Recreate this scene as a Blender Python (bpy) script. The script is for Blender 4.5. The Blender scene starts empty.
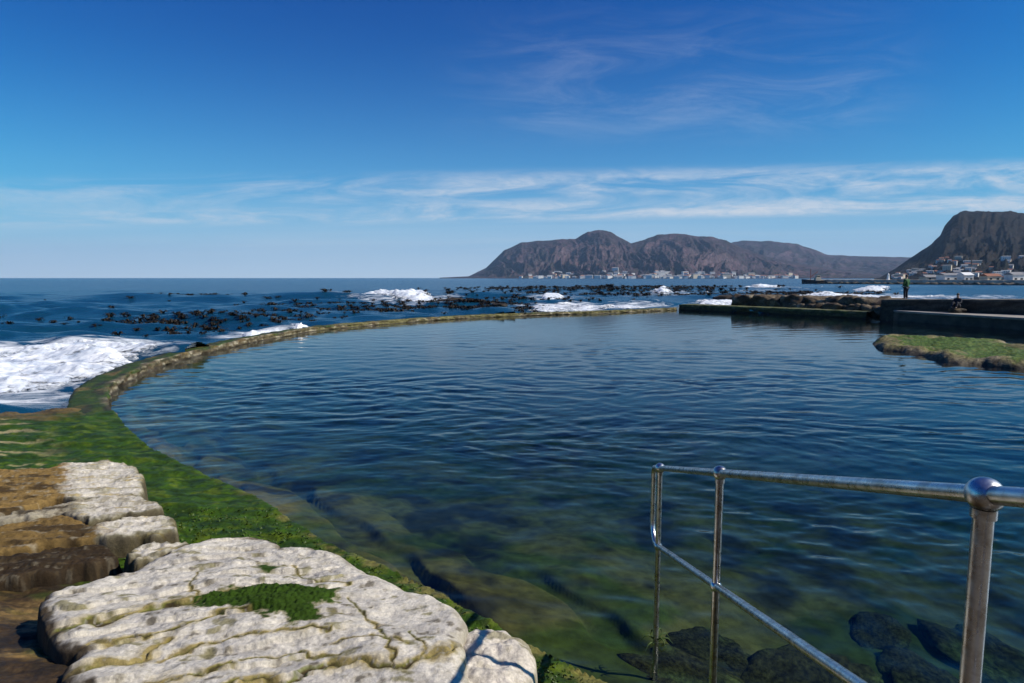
import bpy, bmesh, math, random
import numpy as np
from mathutils import Vector, Matrix

SC = bpy.context.scene
COL = SC.collection
rnd = random.Random(7)

# ------------------------------------------------------------------ camera
EYE = 3.0
FPX = 620.0
CX, CY, HOR = 512.0, 341.5, 277.8
PITCH = math.atan((CY - HOR) / FPX)
cam_d = bpy.data.cameras.new('camera')
cam_d.sensor_width = 36.0
cam_d.lens = 36.0 * FPX / 1024.0
cam_d.clip_start = 0.05
cam_d.clip_end = 40000
cam = bpy.data.objects.new('camera', cam_d)
COL.objects.link(cam)
cam.location = (0, 0, EYE)
cam.rotation_euler = (math.pi / 2 - PITCH, 0, 0)
SC.camera = cam

# ------------------------------------------------------------------ sun, sky, exposure
SUN_EL, SUN_AZ = math.radians(41), math.radians(103)     # azimuth clockwise from +Y (ahead of the camera)
sd = bpy.data.lights.new('sun', 'SUN')
sd.energy = 5.0
sd.angle = math.radians(0.55)
sd.color = (1.0, 0.93, 0.82)
sun = bpy.data.objects.new('sun', sd)
COL.objects.link(sun)
to_sun = Vector((math.cos(SUN_EL) * math.sin(SUN_AZ), math.cos(SUN_EL) * math.cos(SUN_AZ), math.sin(SUN_EL)))
sun.rotation_euler = to_sun.to_track_quat('Z', 'Y').to_euler()

SKY_STRENGTH = 0.10
SKY_GAIN = 0.77
world = bpy.data.worlds.new('World')
SC.world = world
world.use_nodes = True


def N(nt, typ, **kw):
    n = nt.nodes.new(typ)
    for k, v in kw.items():
        if k == 'inp':
            for a, b in v.items():
                n.inputs[a].default_value = b
        else:
            setattr(n, k, v)
    return n


def math_node(nt, op, a, b=None, clamp=False):
    n = nt.nodes.new('ShaderNodeMath')
    n.operation = op
    n.use_clamp = clamp
    for i, v in enumerate((a, b)):
        if v is None:
            continue
        if isinstance(v, (int, float)):
            n.inputs[i].default_value = v
        else:
            nt.links.new(v, n.inputs[i])
    return n.outputs[0]


def ramp(nt, fac, stops, interp='LINEAR'):
    n = nt.nodes.new('ShaderNodeValToRGB')
    cr = n.color_ramp
    cr.interpolation = interp
    while len(cr.elements) > 1:
        cr.elements.remove(cr.elements[-1])
    for i, (p, c) in enumerate(stops):
        if isinstance(c, (int, float)):
            c = (c, c, c)
        e = cr.elements[0] if i == 0 else cr.elements.new(p)
        e.position = p
        e.color = (c[0], c[1], c[2], 1)
    nt.links.new(fac, n.inputs[0])
    return n.outputs[0]


def mixc(nt, fac, a, b, blend='MIX'):
    n = nt.nodes.new('ShaderNodeMix')
    n.data_type = 'RGBA'
    n.blend_type = blend
    for sock, v in ((n.inputs[0], fac), (n.inputs[6], a), (n.inputs[7], b)):
        if isinstance(v, (int, float)):
            sock.default_value = v
        elif isinstance(v, tuple):
            sock.default_value = (v[0], v[1], v[2], 1)
        else:
            nt.links.new(v, sock)
    return n.outputs[2]


def build_world():
    nt = world.node_tree
    nt.nodes.clear()
    out = N(nt, 'ShaderNodeOutputWorld')
    bg = N(nt, 'ShaderNodeBackground')
    bg.inputs[1].default_value = SKY_STRENGTH
    nt.links.new(bg.outputs[0], out.inputs[0])
    sky = N(nt, 'ShaderNodeTexSky', sky_type='NISHITA', sun_disc=False)
    sky.sun_elevation = SUN_EL
    sky.sun_rotation = SUN_AZ
    sky.altitude = 0
    sky.air_density = 1.0
    sky.dust_density = 0.4
    sky.ozone_density = 2.0
    # a polarised, deep blue sky: contrast of each channel of the whole sky
    sc_ = N(nt, 'ShaderNodeSeparateColor')
    nt.links.new(sky.outputs[0], sc_.inputs[0])
    cc = N(nt, 'ShaderNodeCombineColor')
    for i, (k_, g_) in enumerate(((0.42, 3.2), (1.24, 1.75), (1.17, 1.1))):
        x_ = math_node(nt, 'MULTIPLY', sc_.outputs[i], 0.1)
        x_ = math_node(nt, 'POWER', x_, g_)
        nt.links.new(math_node(nt, 'MULTIPLY', x_, k_ * 10 * SKY_GAIN), cc.inputs[i])
    skyc = cc.outputs[0]
    # thin cirrus in streaks
    tc = N(nt, 'ShaderNodeTexCoord')
    sp = N(nt, 'ShaderNodeSeparateXYZ')
    nt.links.new(tc.outputs['Generated'], sp.inputs[0])
    yy = math_node(nt, 'ADD', math_node(nt, 'ABSOLUTE', sp.outputs[1]), 0.08)
    a = math_node(nt, 'DIVIDE', sp.outputs[0], yy)
    v = math_node(nt, 'DIVIDE', sp.outputs[2], yy)
    v = math_node(nt, 'MULTIPLY', v, 1.08)
    v1 = math_node(nt, 'SUBTRACT', v, math_node(nt, 'MULTIPLY', a, 0.018))

    # pale blue veil low over the horizon
    skyc = mixc(nt, ramp(nt, v, [(0.0, 1.0), (0.06, 0.92), (0.14, 0.48), (0.22, 0.2), (0.32, 0.04), (0.42, 0.0)], 'B_SPLINE'), skyc,
                mixc(nt, 1.0, ramp(nt, v, [(0.0, (0.64, 0.80, 0.95)), (0.05, (0.46, 0.68, 0.90)), (0.14, (0.20, 0.50, 0.85))]), (10 * SKY_GAIN, 10 * SKY_GAIN, 10 * SKY_GAIN), 'MULTIPLY'))

    def streak(sx, sy, seed, lo, hi, detail=7, dist=0.6, rough=0.6):
        cb = N(nt, 'ShaderNodeCombineXYZ')
        nt.links.new(math_node(nt, 'MULTIPLY', a, sx), cb.inputs[0])
        nt.links.new(math_node(nt, 'MULTIPLY', v1, sy), cb.inputs[1])
        cb.inputs[2].default_value = seed
        nz = N(nt, 'ShaderNodeTexNoise')
        nz.inputs['Scale'].default_value = 1.0
        nz.inputs['Detail'].default_value = detail
        nz.inputs['Roughness'].default_value = rough
        nz.inputs['Distortion'].default_value = dist
        nt.links.new(cb.outputs[0], nz.inputs['Vector'])
        return ramp(nt, nz.outputs[0], [(lo, 0.0), (hi, 1.0)], 'EASE')

    m1 = ramp(nt, v1, [(0.085, 0), (0.098, 1.0), (0.108, 0.9), (0.122, 0.45), (0.137, 0.8), (0.15, 0.7), (0.175, 0.0)], 'EASE')
    s1 = streak(4.5, 26, 3.1, 0.34, 0.62, 8, 1.0, 0.62)
    fine = streak(24, 90, 8.4, 0.3, 0.66, 8, 1.2, 0.65)
    c1 = math_node(nt, 'MULTIPLY', m1, s1)
    c1 = math_node(nt, 'MULTIPLY', c1, math_node(nt, 'ADD', 0.6, math_node(nt, 'MULTIPLY', fine, 0.5)))
    right = ramp(nt, math_node(nt, 'ADD', math_node(nt, 'MULTIPLY', a, 0.5), 0.5), [(0.0, 0.25), (0.3, 0.6), (0.5, 0.8), (0.8, 0.95)])
    c1 = math_node(nt, 'MULTIPLY', c1, right)
    # lower faint veil
    m2 = ramp(nt, v1, [(0.02, 0), (0.05, 0.55), (0.085, 0.25), (0.1, 0)], 'EASE')
    c2 = math_node(nt, 'MULTIPLY', m2, streak(2.2, 50, 5.5, 0.35, 0.8))
    # high wisps
    m3 = math_node(nt, 'MULTIPLY', ramp(nt, v1, [(0.19, 0), (0.25, 0.8), (0.33, 0.6), (0.44, 0.0)], 'EASE'),
                   ramp(nt, math_node(nt, 'ADD', math_node(nt, 'MULTIPLY', a, 0.5), 0.5), [(0.42, 0.0), (0.55, 0.75), (0.72, 0.8), (0.82, 0.0)], 'EASE'))
    c3 = math_node(nt, 'MULTIPLY', m3, streak(5.0, 22, 11.7, 0.36, 0.85, 9, 0.9, 0.68))
    al = math_node(nt, 'ADD', math_node(nt, 'ADD', math_node(nt, 'MULTIPLY', c1, 1.0), math_node(nt, 'MULTIPLY', c2, 0.5)),
                   math_node(nt, 'MULTIPLY', c3, 0.34), clamp=True)
    final = mixc(nt, al, skyc, (7.8 * SKY_GAIN, 8.3 * SKY_GAIN, 9.0 * SKY_GAIN))
    nt.links.new(final, bg.inputs[0])


build_world()
vs = SC.view_settings
vs.view_transform = 'Standard'
vs.look = 'None'
vs.exposure = 0.24
vs.gamma = 1.0
SC.cycles.max_bounces = 8
SC.cycles.transparent_max_bounces = 12
SC.cycles.volume_bounces = 0
SC.cycles.use_denoising = True
SC.cycles.caustics_reflective = False
SC.cycles.caustics_refractive = False

# ------------------------------------------------------------------ helpers
cp, sp_ = math.cos(PITCH), math.sin(PITCH)


def ray(px, py):
    x = (px - CX) / FPX
    u = (CY - py) / FPX
    return np.array([x, cp + u * sp_, -sp_ + u * cp])


def at_z(px, py, z=0.0):
    r = ray(px, py)
    t = (z - EYE) / r[2]
    return np.array([r[0] * t, r[1] * t, z])


def at_d(px, py, d):
    r = ray(px, py)
    return np.array([r[0] * d, r[1] * d, EYE + r[2] * d])


def at_Y(px, py, Y):
    r = ray(px, py)
    t = Y / r[1]
    return np.array([r[0] * t, Y, EYE + r[2] * t])


def _hash(ix, iy, seed):
    h = (ix.astype(np.int64) * 374761393 + iy.astype(np.int64) * 668265263 + seed * 1442695041) & 0xFFFFFFFF
    h = ((h ^ (h >> 13)) * 1274126177) & 0xFFFFFFFF
    h = ((h ^ (h >> 16)) * 2246822519) & 0xFFFFFFFF
    return (h ^ (h >> 15)) & 0xFFFFFFFF


def gnoise(x, y, seed=0):
    x = np.asarray(x, float)
    y = np.asarray(y, float)
    ix, iy = np.floor(x), np.floor(y)
    fx, fy = x - ix, y - iy
    ux, uy = fx * fx * fx * (fx * (fx * 6 - 15) + 10), fy * fy * fy * (fy * (fy * 6 - 15) + 10)

    def g(dx, dy):
        an = _hash(ix + dx, iy + dy, seed) * (2 * math.pi / 4294967296.0)
        return np.cos(an) * (fx - dx) + np.sin(an) * (fy - dy)
    a = g(0, 0) * (1 - ux) + g(1, 0) * ux
    b = g(0, 1) * (1 - ux) + g(1, 1) * ux
    return (a * (1 - uy) + b * uy) * 1.5


def fbm(x, y, seed=0, octv=5, gain=0.5, lac=2.03):
    s, a, f = 0.0, 1.0, 1.0
    for o in range(octv):
        s = s + a * gnoise(x * f + 17.3 * o, y * f - 9.1 * o, seed + o)
        a *= gain
        f *= lac
    return s


def ridged(x, y, seed=0, octv=4):
    s, a, f = 0.0, 1.0, 1.0
    for o in range(octv):
        s = s + a * (1 - np.abs(gnoise(x * f + 5.3 * o, y * f, seed + o)) * 1.6)
        a *= 0.5
        f *= 2.1
    return s / 1.9


def sstep(a, b, x):
    t = np.clip((x - a) / (b - a), 0, 1)
    return t * t * (3 - 2 * t)


def dist_seg(X, Y, pts):
    d = np.full(X.shape, 1e9)
    for (x0, y0), (x1, y1) in zip(pts[:-1], pts[1:]):
        dx, dy = x1 - x0, y1 - y0
        L = dx * dx + dy * dy + 1e-12
        t = np.clip(((X - x0) * dx + (Y - y0) * dy) / L, 0, 1)
        d = np.minimum(d, np.hypot(X - x0 - t * dx, Y - y0 - t * dy))
    return d


def sdf(X, Y, poly):
    """signed distance, positive inside"""
    pts = [tuple(p[:2]) for p in poly]
    d = dist_seg(X, Y, pts + [pts[0]])
    ins = np.zeros(X.shape, bool)
    for (x0, y0), (x1, y1) in zip(pts, pts[1:] + pts[:1]):
        if y0 == y1:
            continue
        c = ((y0 > Y) != (y1 > Y)) & (X < (x1 - x0) * (Y - y0) / (y1 - y0) + x0)
        ins ^= c
    return np.where(ins, d, -d)


def smooth_line(pts, n=6):
    """Catmull-Rom"""
    P = [np.array(p, float) for p in pts]
    P = [2 * P[0] - P[1]] + P + [2 * P[-1] - P[-2]]
    out = []
    for i in range(1, len(P) - 2):
        for k in range(n):
            t = k / n
            out.append(0.5 * ((2 * P[i]) + (P[i + 1] - P[i - 1]) * t + (2 * P[i - 1] - 5 * P[i] + 4 * P[i + 1] - P[i + 2]) * t * t
                              + (3 * P[i] - P[i - 1] - 3 * P[i + 1] + P[i + 2]) * t ** 3))
    out.append(P[-2])
    return out


def mesh_np(name, V, F, mat=None, col=None, smooth=True, attrs=None, parent=None):
    """link one mesh object from vertex and quad/tri arrays"""
    me = bpy.data.meshes.new(name)
    V = np.asarray(V, np.float32)
    F = np.asarray(F, np.int32)
    k = F.shape[1]
    me.vertices.add(len(V))
    me.vertices.foreach_set('co', V.ravel())
    me.loops.add(F.size)
    me.loops.foreach_set('vertex_index', F.ravel())
    me.polygons.add(len(F))
    me.polygons.foreach_set('loop_start', np.arange(0, F.size, k, dtype=np.int32))
    me.polygons.foreach_set('loop_total', np.full(len(F), k, np.int32))
    me.update(calc_edges=True)
    me.validate()
    me.polygons.foreach_set('use_smooth', np.full(len(me.polygons), smooth))
    if col is not None:
        at = me.color_attributes.new('Col', 'FLOAT_COLOR', 'POINT')
        c4 = np.ones((len(V), 4), np.float32)
        c4[:, :3] = col
        at.data.foreach_set('color', c4.ravel())
    for nm, arr in (attrs or {}).items():
        at = me.attributes.new(nm, 'FLOAT', 'POINT')
        at.data.foreach_set('value', np.asarray(arr, np.float32).ravel())
    o = bpy.data.objects.new(name, me)
    COL.objects.link(o)
    if mat:
        me.materials.append(mat)
    if parent:
        o.parent = parent
    return o


def grid_faces(nr, nc, keep=None):
    i = np.arange(nr * nc).reshape(nr, nc)
    F = np.stack([i[:-1, :-1], i[:-1, 1:], i[1:, 1:], i[1:, :-1]], -1).reshape(-1, 4)
    if keep is not None:
        F = F[keep.ravel()]
    return F


def compact(V, F, *arrs):
    used = np.unique(F)
    m = np.full(len(V), -1, np.int64)
    m[used] = np.arange(len(used))
    return (V[used], m[F]) + tuple(a[used] for a in arrs)


def bm_obj(name, bm, mat, parent=None, smooth=False):
    me = bpy.data.meshes.new(name)
    bm.normal_update()
    bm.to_mesh(me)
    bm.free()
    if smooth:
        for p in me.polygons:
            p.use_smooth = True
    if mat:
        me.materials.append(mat)
    o = bpy.data.objects.new(name, me)
    COL.objects.link(o)
    if parent:
        o.parent = parent
    return o


def add_box(bm, x0, x1, y0, y1, z0, z1, M=None):
    vs_ = [bm.verts.new((x, y, z)) for z in (z0, z1) for (x, y) in ((x0, y0), (x1, y0), (x1, y1), (x0, y1))]
    for f in ((3, 2, 1, 0), (4, 5, 6, 7), (0, 1, 5, 4), (1, 2, 6, 5), (2, 3, 7, 6), (3, 0, 4, 7)):
        bm.faces.new([vs_[i] for i in f])
    if M is not None:
        for v_ in vs_:
            v_.co = M @ v_.co
    return vs_


def add_tube(bm, pts, r, seg=16, caps=True):
    pts = [Vector(p) for p in pts]
    rs = r if isinstance(r, (list, tuple)) else [r] * len(pts)
    rings = []
    prev = None
    for i, p in enumerate(pts):
        if i == 0:
            t = pts[1] - pts[0]
        elif i == len(pts) - 1:
            t = pts[-1] - pts[-2]
        else:
            t = (pts[i + 1] - p).normalized() + (p - pts[i - 1]).normalized()
        t.normalize()
        if prev is None:
            ref = Vector((0, 0, 1)) if abs(t.z) < 0.9 else Vector((1, 0, 0))
            u = t.cross(ref).normalized()
        else:
            u = (prev - t * prev.dot(t)).normalized()
        prev = u
        w = t.cross(u)
        rings.append([bm.verts.new(p + (u * math.cos(2 * math.pi * k / seg) + w * math.sin(2 * math.pi * k / seg)) * rs[i]) for k in range(seg)])
    for a, b in zip(rings[:-1], rings[1:]):
        for k in range(seg):
            bm.faces.new((a[k], a[(k + 1) % seg], b[(k + 1) % seg], b[k]))
    if caps:                                            # own vertices, so that the tube keeps its round shading
        bm.faces.new([bm.verts.new(v.co) for v in rings[0][::-1]])
        bm.faces.new([bm.verts.new(v.co) for v in rings[-1]])


def tag(o, label=None, cat=None, group=None, kind=None):
    if label:
        o['label'] = label
    if cat:
        o['category'] = cat
    if group:
        o['group'] = group
    if kind:
        o['kind'] = kind
    return o


def empty(name, loc, rz=0.0):
    o = bpy.data.objects.new(name, None)
    o.empty_display_size = 0.2
    o.location = loc
    o.rotation_euler = (0, 0, rz)
    COL.objects.link(o)
    return o


def copy_tree(o, parent=None):
    c = o.copy()
    COL.objects.link(c)
    if parent:
        c.parent = parent
    for ch in list(o.children):
        copy_tree(ch, c)
    return c


# ------------------------------------------------------------------ materials
def new_mat(name):
    m = bpy.data.materials.new(name)
    m.use_nodes = True
    nt = m.node_tree
    nt.nodes.clear()
    out = N(nt, 'ShaderNodeOutputMaterial')
    b = N(nt, 'ShaderNodeBsdfPrincipled')
    nt.links.new(b.outputs[0], out.inputs[0])
    return m, nt, b, out


def noise_tex(nt, scale, detail=6, rough=0.55, vec=None, dist=0.0):
    n = N(nt, 'ShaderNodeTexNoise')
    n.inputs['Scale'].default_value = scale
    n.inputs['Detail'].default_value = detail
    n.inputs['Roughness'].default_value = rough
    n.inputs['Distortion'].default_value = dist
    if vec is None:
        tc = N(nt, 'ShaderNodeTexCoord')
        vec = tc.outputs['Object']
    nt.links.new(vec, n.inputs['Vector'])
    return n.outputs[0]


def bump(nt, b, h, strength, dist, prev=None):
    n = N(nt, 'ShaderNodeBump')
    n.inputs['Strength'].default_value = strength
    n.inputs['Distance'].default_value = dist
    nt.links.new(h, n.inputs['Height'])
    if prev is not None:
        nt.links.new(prev, n.inputs['Normal'])
    if b is not None:
        nt.links.new(n.outputs[0], b.inputs['Normal'])
    return n.outputs[0]


def mat_vcol(name, var_scale=9, var=(0.7, 1.2), rough=0.85, bumps=((60, 0.5, 0.01),), spec=0.3, var2=None):
    """albedo from the mesh's own Col attribute, broken up with noise"""
    m, nt, b, out = new_mat(name)
    at = N(nt, 'ShaderNodeAttribute', attribute_name='Col')
    f = ramp(nt, noise_tex(nt, var_scale, 8, 0.62), [(0.3, var[0]), (0.7, var[1])])
    c = mixc(nt, 1.0, at.outputs['Color'], f, 'MULTIPLY')
    if var2:
        f2 = ramp(nt, noise_tex(nt, var2[0], 5, 0.6), [(0.35, var2[1]), (0.65, var2[2])])
        c = mixc(nt, 1.0, c, f2, 'MULTIPLY')
    nt.links.new(c, b.inputs['Base Color'])
    b.inputs['Roughness'].default_value = rough
    b.inputs['Specular IOR Level'].default_value = spec
    prev = None
    for i, (s, st, d) in enumerate(bumps):
        prev = bump(nt, b if i == len(bumps) - 1 else None, noise_tex(nt, s, 8, 0.65), st, d, prev)
    return m


def mat_plain(name, c1, c2, scale=6, rough=0.8, bump_s=(40, 0.3, 0.01), metallic=0.0, spec=0.4):
    m, nt, b, out = new_mat(name)
    c = mixc(nt, ramp(nt, noise_tex(nt, scale, 7, 0.6), [(0.33, 0.0), (0.67, 1.0)]), c1, c2)
    nt.links.new(c, b.inputs['Base Color'])
    b.inputs['Roughness'].default_value = rough
    b.inputs['Metallic'].default_value = metallic
    b.inputs['Specular IOR Level'].default_value = spec
    if bump_s:
        bump(nt, b, noise_tex(nt, bump_s[0], 6, 0.6), bump_s[1], bump_s[2])
    return m


M = {}
M['rock'] = mat_vcol('pale_rock', 7, (0.72, 1.14), 0.88, ((26, 0.45, 0.02), (110, 0.7, 0.006)), 0.2, (55, 0.8, 1.1))
M['shelf'] = mat_vcol('wet_shelf_rock', 3, (0.7, 1.3), 0.6, ((10, 0.5, 0.05), (45, 0.5, 0.014)), 0.2, (22, 0.7, 1.25))
M['wall'] = mat_vcol('weathered_sea_wall', 3, (0.6, 1.3), 0.75, ((9, 0.7, 0.06), (35, 0.6, 0.02)), 0.35, (14, 0.6, 1.35))
M['hill'] = mat_vcol('hillside', 0.012, (0.65, 1.3), 0.95, ((0.02, 0.7, 18), (0.09, 0.6, 4)), 0.1, (0.06, 0.55, 1.4))
M['algae'] = mat_plain('algae', (0.022, 0.050, 0.002), (0.050, 0.085, 0.003), 1.5, 0.6, None)
M['weed'] = mat_plain('brown_weed', (0.006, 0.005, 0.003), (0.018, 0.012, 0.006), 3, 0.6, None, spec=0.2)
M['concrete'] = mat_plain('dark_concrete', (0.045, 0.038, 0.03), (0.11, 0.09, 0.065), 1.4, 0.85, (9, 0.5, 0.04))
M['concrete_pale'] = mat_plain('pale_concrete', (0.2, 0.18, 0.15), (0.34, 0.31, 0.27), 1.4, 0.85, (14, 0.5, 0.03))


def mat_foam():
    m, nt, b, out = new_mat('foam')
    tc = N(nt, 'ShaderNodeTexCoord')
    mp = N(nt, 'ShaderNodeMapping')
    mp.inputs['Scale'].default_value = (0.6, 1, 1)
    nt.links.new(tc.outputs['Object'], mp.inputs[0])
    nz = noise_tex(nt, 1.7, 9, 0.68, mp.outputs[0], 0.8)
    nt.links.new(mixc(nt, ramp(nt, nz, [(0.38, 0.0), (0.62, 1.0)]), (0.40, 0.46, 0.56), (0.84, 0.85, 0.86)), b.inputs['Base Color'])
    b.inputs['Roughness'].default_value = 0.7
    thin = N(nt, 'ShaderNodeAttribute', attribute_name='thin')
    nz2 = noise_tex(nt, 3.2, 9, 0.7, mp.outputs[0], 0.5)
    a_ = math_node(nt, 'ADD', nz2, math_node(nt, 'MULTIPLY', thin.outputs['Fac'], 0.42))
    nt.links.new(ramp(nt, a_, [(0.47, 0.0), (0.64, 1.0)]), b.inputs['Alpha'])
    bump(nt, b, noise_tex(nt, 5, 8, 0.6, mp.outputs[0]), 0.4, 0.06)
    return m


M['foam'] = mat_foam()


def mat_steel():
    m, nt, b, out = new_mat('stainless_steel')
    nz = noise_tex(nt, 30, 6, 0.6)
    nt.links.new(mixc(nt, ramp(nt, noise_tex(nt, 14, 8, 0.7), [(0.45, 0.0), (0.62, 1.0)]), (0.60, 0.60, 0.60), (0.38, 0.35, 0.32)), b.inputs['Base Color'])
    b.inputs['Metallic'].default_value = 1.0
    nt.links.new(ramp(nt, nz, [(0.3, 0.20), (0.7, 0.40)]), b.inputs['Roughness'])
    bump(nt, b, noise_tex(nt, 160, 4), 0.12, 0.002)
    return m


M['steel'] = mat_steel()


def mat_sea():
    m, nt, b, out = new_mat('sea_water')
    tc = N(nt, 'ShaderNodeTexCoord')
    mp = N(nt, 'ShaderNodeMapping')
    mp.inputs['Scale'].default_value = (0.55, 1, 1)
    nt.links.new(tc.outputs['Object'], mp.inputs[0])
    c = mixc(nt, ramp(nt, noise_tex(nt, 0.02, 5, 0.6, mp.outputs[0]), [(0.35, 0.0), (0.65, 1.0)]), (0.003, 0.034, 0.075), (0.005, 0.055, 0.105))
    nt.links.new(c, b.inputs['Base Color'])
    b.inputs['Roughness'].default_value = 0.22
    b.inputs['Specular IOR Level'].default_value = 0.38
    b.inputs['IOR'].default_value = 1.33
    p = bump(nt, None, noise_tex(nt, 0.5, 6, 0.6, mp.outputs[0], 0.4), 0.75, 0.6)
    # foam floating on the water, lacy where it is thin
    fa = N(nt, 'ShaderNodeAttribute', attribute_name='foam')
    lace = noise_tex(nt, 0.9, 10, 0.66, mp.outputs[0], 1.4)
    lace2 = noise_tex(nt, 0.25, 4, 0.6, mp.outputs[0], 0.8)
    q = math_node(nt, 'ADD', math_node(nt, 'MULTIPLY', math_node(nt, 'ADD', lace, lace2), 0.5), math_node(nt, 'MULTIPLY', fa.outputs['Fac'], 0.19))
    mask = math_node(nt, 'MULTIPLY', ramp(nt, q, [(0.61, 0.0), (0.76, 1.0)]), math_node(nt, 'MULTIPLY', fa.outputs['Fac'], 1.6, clamp=True), clamp=True)
    nt.links.new(mixc(nt, mask, c, (0.78, 0.81, 0.84)), b.inputs['Base Color'])
    nt.links.new(math_node(nt, 'ADD', 0.22, math_node(nt, 'MULTIPLY', mask, 0.5)), b.inputs['Roughness'])
    bump(nt, b, noise_tex(nt, 2.6, 5, 0.6, mp.outputs[0], 0.3), 0.6, 0.16, p)
    return m


def mat_pool():
    m, nt, b, out = new_mat('pool_water')
    nt.nodes.remove(b)
    tc = N(nt, 'ShaderNodeTexCoord')
    mp = N(nt, 'ShaderNodeMapping')
    mp.inputs['Scale'].default_value = (0.5, 1, 1)
    nt.links.new(tc.outputs['Object'], mp.inputs[0])
    p = bump(nt, None, noise_tex(nt, 1.6, 3, 0.5, mp.outputs[0], 0.5), 0.07, 0.08)
    p = bump(nt, None, noise_tex(nt, 6.0, 2, 0.5, mp.outputs[0], 0.2), 0.10, 0.02, p)
    geo = N(nt, 'ShaderNodeNewGeometry')
    dot = N(nt, 'ShaderNodeVectorMath', operation='DOT_PRODUCT')
    nt.links.new(p, dot.inputs[0])
    nt.links.new(geo.outputs['Incoming'], dot.inputs[1])
    om = math_node(nt, 'SUBTRACT', 1.0, math_node(nt, 'ABSOLUTE', dot.outputs['Value']), clamp=True)
    fres = math_node(nt, 'ADD', 0.02, math_node(nt, 'MULTIPLY', 0.98, math_node(nt, 'POWER', om, 5.0)), clamp=True)   # Schlick
    tr = N(nt, 'ShaderNodeBsdfTransparent')
    gl = N(nt, 'ShaderNodeBsdfGlossy')
    gl.inputs['Roughness'].default_value = 0.075
    nt.links.new(p, gl.inputs['Normal'])
    mx = N(nt, 'ShaderNodeMixShader')
    nt.links.new(fres, mx.inputs[0])
    nt.links.new(tr.outputs[0], mx.inputs[1])
    nt.links.new(gl.outputs[0], mx.inputs[2])
    nt.links.new(mx.outputs[0], out.inputs['Surface'])
    va = N(nt, 'ShaderNodeVolumeAbsorption')
    va.inputs['Color'].default_value = (0.16, 0.52, 0.75, 1)
    va.inputs['Density'].default_value = 0.6
    nt.links.new(va.outputs[0], out.inputs['Volume'])
    return m


M['sea'] = mat_sea()
M['pool'] = mat_pool()
M['bed'] = mat_vcol('pool_bed_silt', 0.9, (0.6, 1.3), 0.9, ((6, 0.4, 0.04),), 0.0, (6, 0.7, 1.25))
M['sunken'] = mat_vcol('weedy_stone', 6, (0.5, 1.4), 0.95, ((9, 0.8, 0.06), (30, 0.6, 0.02)), 0.0, (22, 0.4, 1.6))

# ------------------------------------------------------------------ plan of the pool (world metres)
edge_px_near = [(108, 402), (120, 416), (143, 440), (192, 465), (253, 493), (326, 539), (384, 562), (431, 586), (470, 609), (516, 633), (586, 668), (640, 694)]
EDGE_NEAR = [at_z(x, y, 0.30)[:2] for x, y in edge_px_near]
edge_px_far = [(109, 386), (126, 374), (149, 363), (176, 354.6), (202, 348), (249, 337.5), (293, 330), (323, 325.5), (401, 319), (455, 315.5), (511, 313), (560, 311.5), (596, 310.6), (640, 308.8), (677, 307.2)]
EDGE_FAR = [at_z(x, y, 0.27)[:2] for x, y in edge_px_far]
EDGE_NEAR = [np.array(p) for p in EDGE_NEAR]
NEAR = smooth_line(EDGE_NEAR[::-1], 2)                      # from the camera outwards
FAR = smooth_line([EDGE_NEAR[1], EDGE_NEAR[0]] + EDGE_FAR, 3)
LOW_A, LOW_B = at_z(679, 310, 0)[:2], at_z(866, 318.8, 0)[:2]
POOL = [tuple(p) for p in NEAR] + [tuple(p) for p in FAR] + [tuple(LOW_A), tuple(LOW_B), (27.0, 43.4), (29.5, 35.6), (34.5, 24), (34, 1.25), (0.62, 1.25)]


# ------------------------------------------------------------------ setting: sea
def persp_rows(y0, y1, dpx, h=EYE):
    """distances from y0 to y1 whose steps grow with the square of the distance"""
    k = dpx / (h * FPX)
    inv = np.arange(1.0 / y1, 1.0 / y0, k)
    return np.sort(1.0 / inv)


def wave_set(n, lmin, lmax, spread, seed, amp, power=1.0):
    r = np.random.RandomState(seed)
    W = []
    for i in range(n):
        lam = lmin * (lmax / lmin) ** r.rand()
        th = r.randn() * spread
        W.append((2 * math.pi / lam * math.sin(th), 2 * math.pi / lam * math.cos(th), amp * (lam / lmax) ** power, r.rand() * 6.283, lam))
    return W


SEA_W = wave_set(34, 1.2, 14, 0.5, 3, 0.13, 0.95)
POOL_W = wave_set(80, 0.18, 1.5, 0.65, 11, 0.0022, 0.8)


def eval_waves(W, X, Y, spacing):
    z = np.zeros_like(X)
    wx = X + 0.9 * gnoise(X * 0.25, Y * 0.25, 77)
    wy = Y + 0.6 * gnoise(X * 0.2 + 9, Y * 0.3, 78)
    for kx, ky, a, ph, lam in W:
        att = np.exp(-(spacing / lam * 2.6) ** 2)
        z += a * att * np.sin(kx * wx + ky * wy + ph)
    return z


def swell(X, Y):
    c = 92 + 0.10 * X + 3 * gnoise(X * 0.03, X * 0 + 2.2, 5)
    s = 0.75 * np.exp(-((Y - c) / 5.5) ** 2) * sstep(-95, -50, X) * (1 - sstep(-5, 18, X))
    c2 = 58 + 0.05 * X
    s = s + 0.28 * np.exp(-((Y - c2) / 3.5) ** 2) * (1 - sstep(-26, -8, X))
    c3 = 150 + 0.06 * X
    s = s + 0.8 * np.exp(-((Y - c3) / 9) ** 2) * sstep(-40, 30, X)
    c4 = 25.5 + 0.04 * X
    s = s + 0.22 * np.exp(-((Y - c4) / 2.0) ** 2) * (1 - sstep(-13, -9, X))
    return s


SEA_Z = -0.06


def sea_height(X, Y, spacing):
    calm = 1 - 0.65 * sstep(200, 900, Y)
    return SEA_Z + eval_waves(SEA_W, X, Y, spacing) * calm * 1.0 + swell(X, Y)


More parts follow.
